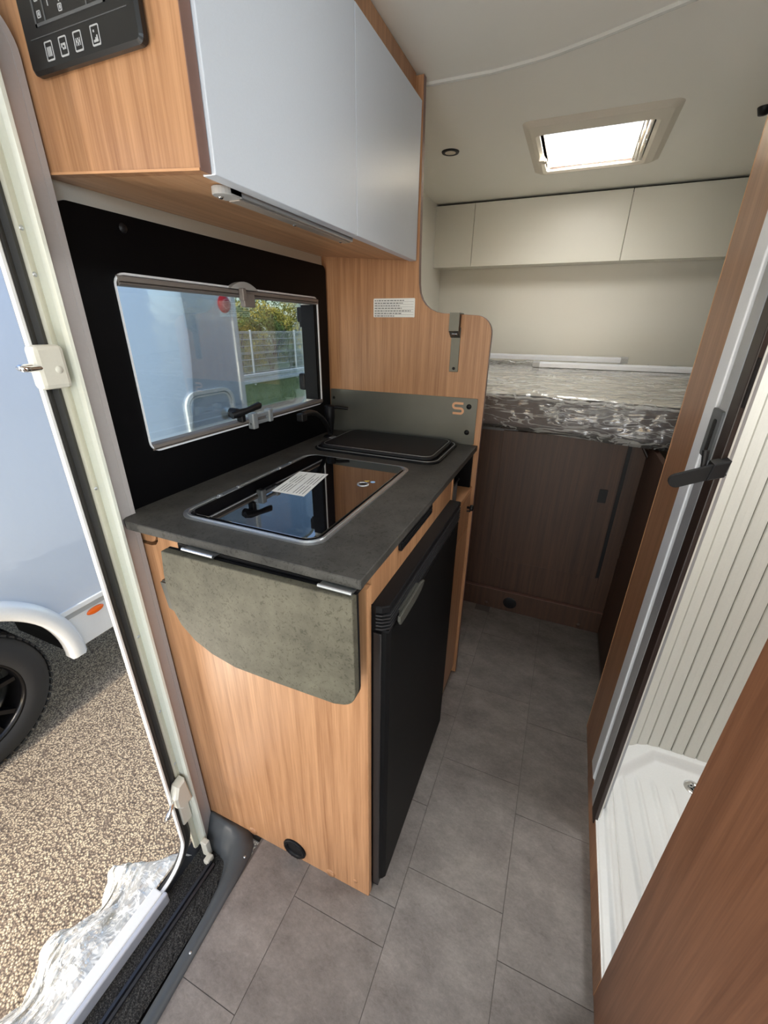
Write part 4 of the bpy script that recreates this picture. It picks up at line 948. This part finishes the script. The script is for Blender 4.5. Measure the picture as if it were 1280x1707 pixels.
for i in range(nx_+1):
    x = -.01+1.9*i/nx_
    for j in range(13):
        y = 1.372+.80*j/12; a = mx(x, y, 1.078+(1.135-1.078)*(y-1.38)/.81+.004); yo = -.13*max(0, x-.48)*.9*(1-j/12)
        tp.v.append((x, y+yo, a[2]+.004*noise.noise((x*9, y*9, 3))))
for i in range(nx_):
    for j in range(12): tp.f.append([i*13+j, (i+1)*13+j, (i+1)*13+j+1, i*13+j+1])
obj('mattress_top', tp, covertop_m, mo)
pi_ = MB()
pth = [(-.01+1.9*i/90, 1.356-.117*max(0, -.01+1.9*i/90-.48)+.002*math.sin(i*1.3), 1.072+.0025*math.sin(i*1.9)) for i in range(91)]
obj('zip_seam', pi_.tube(pth, [.0042+.0012*(i % 2) for i in range(91)], 8), plain('white_seam', srgb(228, 228, 226), .5), mo)
# film over the mattress
fm = MB(); path = [(1.42, .938), (1.372, .930), (1.342, .938), (1.330, .96), (1.326, .99), (1.326, 1.02), (1.330, 1.05), (1.338, 1.075), (1.352, 1.09), (1.38, 1.098), (1.42, 1.10), (1.50, 1.106), (1.60, 1.114), (1.70, 1.122), (1.82, 1.132), (1.95, 1.142), (2.07, 1.15), (2.18, 1.158)]
# resample
rs = []
for a, b in zip(path[:-1], path[1:]):
    m_ = max(2, int(((a[0]-b[0])**2+(a[1]-b[1])**2)**.5/.010))
    rs += [(a[0]+(b[0]-a[0])*t/m_, a[1]+(b[1]-a[1])*t/m_) for t in range(m_)]
rs.append(path[-1]); k = len(rs); NXF = 190
for i in range(NXF+1):
    x = -.012+1.9*i/NXF
    for (y, z) in rs:
        sag = max(0, x-.48)
        q = Vector((x, y, z)); w1 = 1-abs(noise.noise(Vector((x*6+y*7, y*13-x*3, z*15))))*2; w2 = 1-abs(noise.noise(Vector((x*17-z*9, y*22+x*5, z*26))))*2
        d = .006*w1+.0035*w2+.004*noise.noise(q*40)
        yy = y-(.117*sag if y < 1.6 else .117*sag*(2.2-y)/.6)-d*(1 if y < 1.36 else .1)
        low = max(0, (1.0-z)/.07)*(.004*math.sin(x*7))
        fm.v.append((x, yy, z+d*(.45 if y > 1.36 else .15)-low-.010*sag*(1 if z < 1.0 else 0)))
fm.f = [[i*k+q, (i+1)*k+q, (i+1)*k+q+1, i*k+q+1] for i in range(NXF) for q in range(k-1)]
obj('plastic_cover', fm, film_m, bd, True)
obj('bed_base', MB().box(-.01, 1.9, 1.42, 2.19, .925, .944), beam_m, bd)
obj('base_profile', MB().box(.46, .62, 1.375, 1.40, .905, .935, .003).box(.60, .66, 1.368, 1.39, .905, .925, .003), greyplastic, bd)
def profile_bar(x0, x1, y, z, lab, nm):
    t = thing(nm, lab, 'rail', ((x0+x1)/2, y, z))
    obj('profile', MB().prism([(y-.03, z), (y+.03, z), (y+.03, z+.016), (y+.015, z+.026), (y-.022, z+.026), (y-.03, z+.018)], 'X', x0, x1), alu_lt, t)
    for xx in (x0, x1-.03): obj('end_cap', MB().prism([(y-.033, z-.001), (y+.033, z-.001), (y+.033, z+.018), (y+.016, z+.029), (y-.024, z+.029), (y-.033, z+.02)], 'X', xx, xx+.034), graypanel, t)
    return t
profile_bar(.20, 1.05, 2.13, 1.176, 'shorter pale aluminium rail on top of the wrapped mattress against the rear wall', 'loose_rail')
profile_bar(.595, 1.75, 1.99, 1.150, 'longer grey aluminium rail on the mattress, in front and to the right', 'loose_rail')
tag(obj('wrapping_tie', MB().tube([(.3+1.25*i/40, 2.07+.02*math.sin(i*.9), 1.163+.006*math.sin(i*1.7)) for i in range(41)], .006, 8), film_m), 'twisted strip of clear wrap between the two rails on the bed', 'plastic film')

# ================================================================ bulkhead below the bed
bh = thing('bed_bulkhead', 'brown wooden bulkhead with hatch closing the storage under the bed', 'panel', (.75, G0, 0))
obj('board', MB().box(.0, 1.115, G0+.004, G0+.02, .0, .92), shaded_oak, bh)
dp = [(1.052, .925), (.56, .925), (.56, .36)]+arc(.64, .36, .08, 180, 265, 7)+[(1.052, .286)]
hd_ = obj('hatch_door', MB().prism(dp, 'Y', G0-.003, G0+.003, .001), shaded_oak, bh)
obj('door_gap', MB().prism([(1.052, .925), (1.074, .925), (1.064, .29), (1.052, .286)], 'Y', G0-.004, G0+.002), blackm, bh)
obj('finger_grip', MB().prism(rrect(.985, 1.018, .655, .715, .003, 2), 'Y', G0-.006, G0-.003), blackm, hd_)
obj('right_post', MB().box(1.066, 1.12, G0-.006, G0+.01, .0, .925), shaded_oak, bh)
pl = obj('lower_board', MB().box(.40, 1.118, G0-.018, G0+.0, .0, .112, .001), shaded_oak, bh)
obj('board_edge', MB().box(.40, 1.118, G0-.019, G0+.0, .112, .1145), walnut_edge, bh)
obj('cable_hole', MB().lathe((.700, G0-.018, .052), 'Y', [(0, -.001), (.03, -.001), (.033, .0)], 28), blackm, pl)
for (x) in (.585, 1.03): obj('cover_cap', MB().lathe((x, G0-.018, .018), 'Y', [(0, -.002), (.012, -.0015), (.013, 0)], 18), shaded_oak, pl)
sd = thing('bed_side_panel', 'brown wooden side panel right of the storage hatch behind the shower wall', 'panel', (1.14, 1.1, 0))
obj('board', MB().box(1.1205, 1.139, .785, 1.362, 0, .925), shaded_oak, sd)
obj('brace', MB().tube([(1.095, 1.355, .92), (1.20, 1.30, .76)], .009, 4), beam_m, sd)

# ================================================================ washroom: post, frame, tambour wall, tray
ps = thing('washroom_post', 'tall brown wooden post beside the shower entrance', 'post', (Rx+.02, .68, 0))
obj('front_board', MB().prism([(Rx, .566), (Rx, .772), (Rx+.006, .779), (Rx+.022, .781), (Rx+.022, .566)], 'Z', 0, Zc-.002), walnut, ps)
obj('corner_trim', MB().box(Rx-.0015, Rx+.001, .566, .607, .06, Zc-.002), wood('oak_brown_trim', srgb(128, 84, 56), srgb(182, 134, 98), seed=9), ps)
obj('edge_band', MB().box(Rx-.0006, Rx+.001, .768, .7725, 0, Zc-.002), oak_edge, ps)
obj('return_board', MB().box(Rx+.022, 1.5, .765, .781, 0, Zc-.002), walnut, ps)
sf = thing('shower_door_frame', 'white and grey aluminium frame profiles at the shower entrance', 'door frame', (Rx+.01, .52, .07))
obj('outer_profile', MB().box(Rx-.004, Rx+.03, .500, .565, .078, Zc-.005, .003), alu_lt, sf)
obj('channel', MB().box(Rx+.006, Rx+.02, .478, .502, .07, Zc-.005), blackm, sf)
sdr = thing('shower_door', 'ribbed rolling shower door with grey leading profile and dark edge', 'shower door', (Rx+.03, .45, .06))
obj('leading_profile', MB().prism([(Rx+.0, .482), (Rx-.003, .476), (Rx-.003, .428), (Rx+.002, .422), (Rx+.028, .422), (Rx+.028, .482)], 'Z', .060, Zc-.005), plain('profile_grey', srgb(176, 178, 182), .32, metal=.35), sdr)
obj('edge_strip', MB().box(Rx-.004, Rx+.006, .376, .4215, .060, Zc-.005, .002), beam_m, sdr)
gp = obj('grip_plate', MB().prism(rrect(.430, .492, 1.105, 1.198, .006, 4), 'X', Rx-.007, Rx-.002), greyplastic, sdr)
obj('grip_slot', MB().prism(rrect(.448, .466, 1.118, 1.180, .006, 4), 'X', Rx-.0085, Rx-.0065), blackm, gp)
obj('slot', MB().box(Rx-.0015, Rx+.0015, .368, .375, 1.215, 1.295), blackm, sdr)
lv = thing('strap_lever', 'black flat lever strap sticking out across the shower door profile', 'lever', (1.03, .4, 1.07))
def levp(px_, pz): return (px_, pz)
A_ = Vector((.997, .36, 1.080)); B_ = Vector((1.062, .36, 1.112)); d = (B_-A_).normalized(); u = Vector((-d.z, 0, d.x)); ww = .0125
pts = []
for t in range(0, 181, 20):
    a = math.radians(90+t); q = A_+d*(math.cos(a)*ww)+u*(math.sin(a)*ww); pts.append((q.x, q.z))
for s_ in (-1, 1): q = B_+u*s_*ww; pts.append((q.x, q.z))
obj('strap', MB().prism(pts, 'Y', .355, .364, .001), plain('strap_black', srgb(16, 16, 18), .8), lv)
obj('clamp', MB().prism([(1.040, 1.088), (1.064, 1.098), (1.067, 1.128), (1.044, 1.119)], 'Y', .350, .385, .002), blackm, lv)
obj('pin', MB().tube([(1.034, .368, 1.105), (1.031, .372, 1.138)], [.004, .006], 8), blackm, lv)
# tambour slats: path in plan
cen = []
def addpath(p0, p1):
    cen.append((p0, p1))
tp_ = [(1.069, .385), (1.074, .44), (1.088, .52), (1.112, .600), (1.140, .645), (1.172, .678), (1.212, .700), (1.26, .706), (1.95, .706)]
# resample at 35 mm
pts = []; acc = 0; step_ = .0345
cur = Vector(tp_[0]); pts.append(cur.copy()); i = 1
while i < len(tp_):
    nxt = Vector(tp_[i]); dist = (nxt-cur).length
    if acc+dist >= step_:
        cur = cur+(nxt-cur).normalized()*(step_-acc); pts.append(cur.copy()); acc = 0
    else: acc += dist; cur = nxt; i += 1
slat_m = plain('tambour_white', srgb(226, 226, 218), .35)
for a, b in zip(pts[:-1], pts[1:]):
    dd = (b-a); L_ = dd.length; dd.normalize(); nn = Vector((dd.y, -dd.x)); g = .0011
    pr = []
    for s_, h in ((g, 0), (g+.0015, .0035), (L_*.5, .0045), (L_-g-.0015, .0035), (L_-g, 0), (L_-g, -.004), (g, -.004)):
        q = a+dd*s_+nn*h; pr.append((q.x, q.y))
    obj('slat', MB().prism(pr, 'Z', .078, Zc-.01), slat_m, sdr)
bk = MB()
for a, b in zip(pts[:-1], pts[1:]):
    dd = (b-a).normalized(); nn = Vector((dd.y, -dd.x)); q = [a-nn*.002, b-nn*.002, b-nn*.005, a-nn*.005]
    bk.prism([(v.x, v.y) for v in q], 'Z', .078, Zc-.01)
obj('backing_strip', bk, plain('tambour_joint', srgb(120, 118, 106), .6), sdr)
# tray
tr = thing('shower_tray', 'white moulded shower tray with ribs and drain', 'shower tray', (1.4, .35, .04))
def trz(x, y):
    lip = .079
    din = min(x-1.108, .690-y, y-.05, (1.90-x)); corner = ((x-1.108)*.62+(.690-y)*.62)-.085
    din = min(din, corner)
    s_ = max(0, min(1, din/.016)); s_ = s_*s_*(3-2*s_)
    z = lip-.034*s_
    if s_ > .9:
        for xr in (1.165, 1.21, 1.255, 1.30):
            dlt = abs(x-(xr+(y-.3)*-.06)); 
            if dlt < .012 and .13 < y < .60: z += .0075*(math.cos(dlt/.012*PI)+1)/2*min(1, (y-.13)/.03, (.60-y)/.03)
        rr = math.hypot(x-1.352, y-.622)
        z -= .004*max(0, 1-rr/.06)
    if x < 1.075: z -= .0
    e = abs(x-1.094); z += .004*max(0, 1-e/.006)*(1 if y < .47 else 0)
    if 1.068 < x < 1.088: z -= .006
    return z
ty_ = MB(); nx_, ny_ = 150, 150
for i in range(nx_+1):
    for j in range(ny_+1):
        x = 1.0625+(1.5-1.0625)*i/nx_ if i < nx_ else 1.93; y = .0+.715*j/ny_; ty_.v.append((x, y, trz(min(x, 1.5), y)))
for i in range(nx_):
    for j in range(ny_): ty_.f.append([i*(ny_+1)+j, (i+1)*(ny_+1)+j, (i+1)*(ny_+1)+j+1, i*(ny_+1)+j+1])
obj('basin', ty_, plain('tray_white', srgb(240, 242, 242), .22, coat=.3), tr, True)
obj('front_lip', MB().box(1.061, 1.0635, .038, .565, .06, .080), MATS['tray_white'], tr)
dr_ = obj('drain', MB().lathe((1.352, .622, .0425), 'Z', [(.010, .0), (.014, .003), (.024, .003), (.027, .0)], 28), chrome, tr)
obj('drain_cross', MB().box(1.336, 1.368, .619, .625, .0425, .0455).box(1.349, 1.355, .606, .638, .0425, .0455), steel, dr_)
obj('drain_hole', MB().lathe((1.352, .622, .0425), 'Z', [(0, .0008), (.013, .0008)], 20), blackm, dr_)
tag(obj('kick_strip', MB().box(Rx-.001, Rx+.0005, .036, .565, 0, .0775), walnut), 'brown wooden kick strip under the shower tray edge', 'skirting')
struct('wall_right.001', MB().box(Rx, Rx+.018, -.42, .036, 0, Zc-.002).box(Rx+.018, 1.95, -.42, -.402, .0, Zc-.002), wood('oak_brown_wall', srgb(112, 72, 50), srgb(166, 116, 86), seed=12.4, rough=.36))
bpy.data.objects['wall_right.001'].name = 'wall_washroom'
bpy.data.objects['wall_washroom']['label'] = 'brown wooden washroom wall in the right foreground'
tag(obj('ceiling_hook', MB().lathe((1.178, 1.378, Zc), 'Z', [(0, -.02), (.012, -.018), (.016, -.006), (.018, 0)], 18), blackm), 'small black stud on the ceiling at the top right', 'hook')
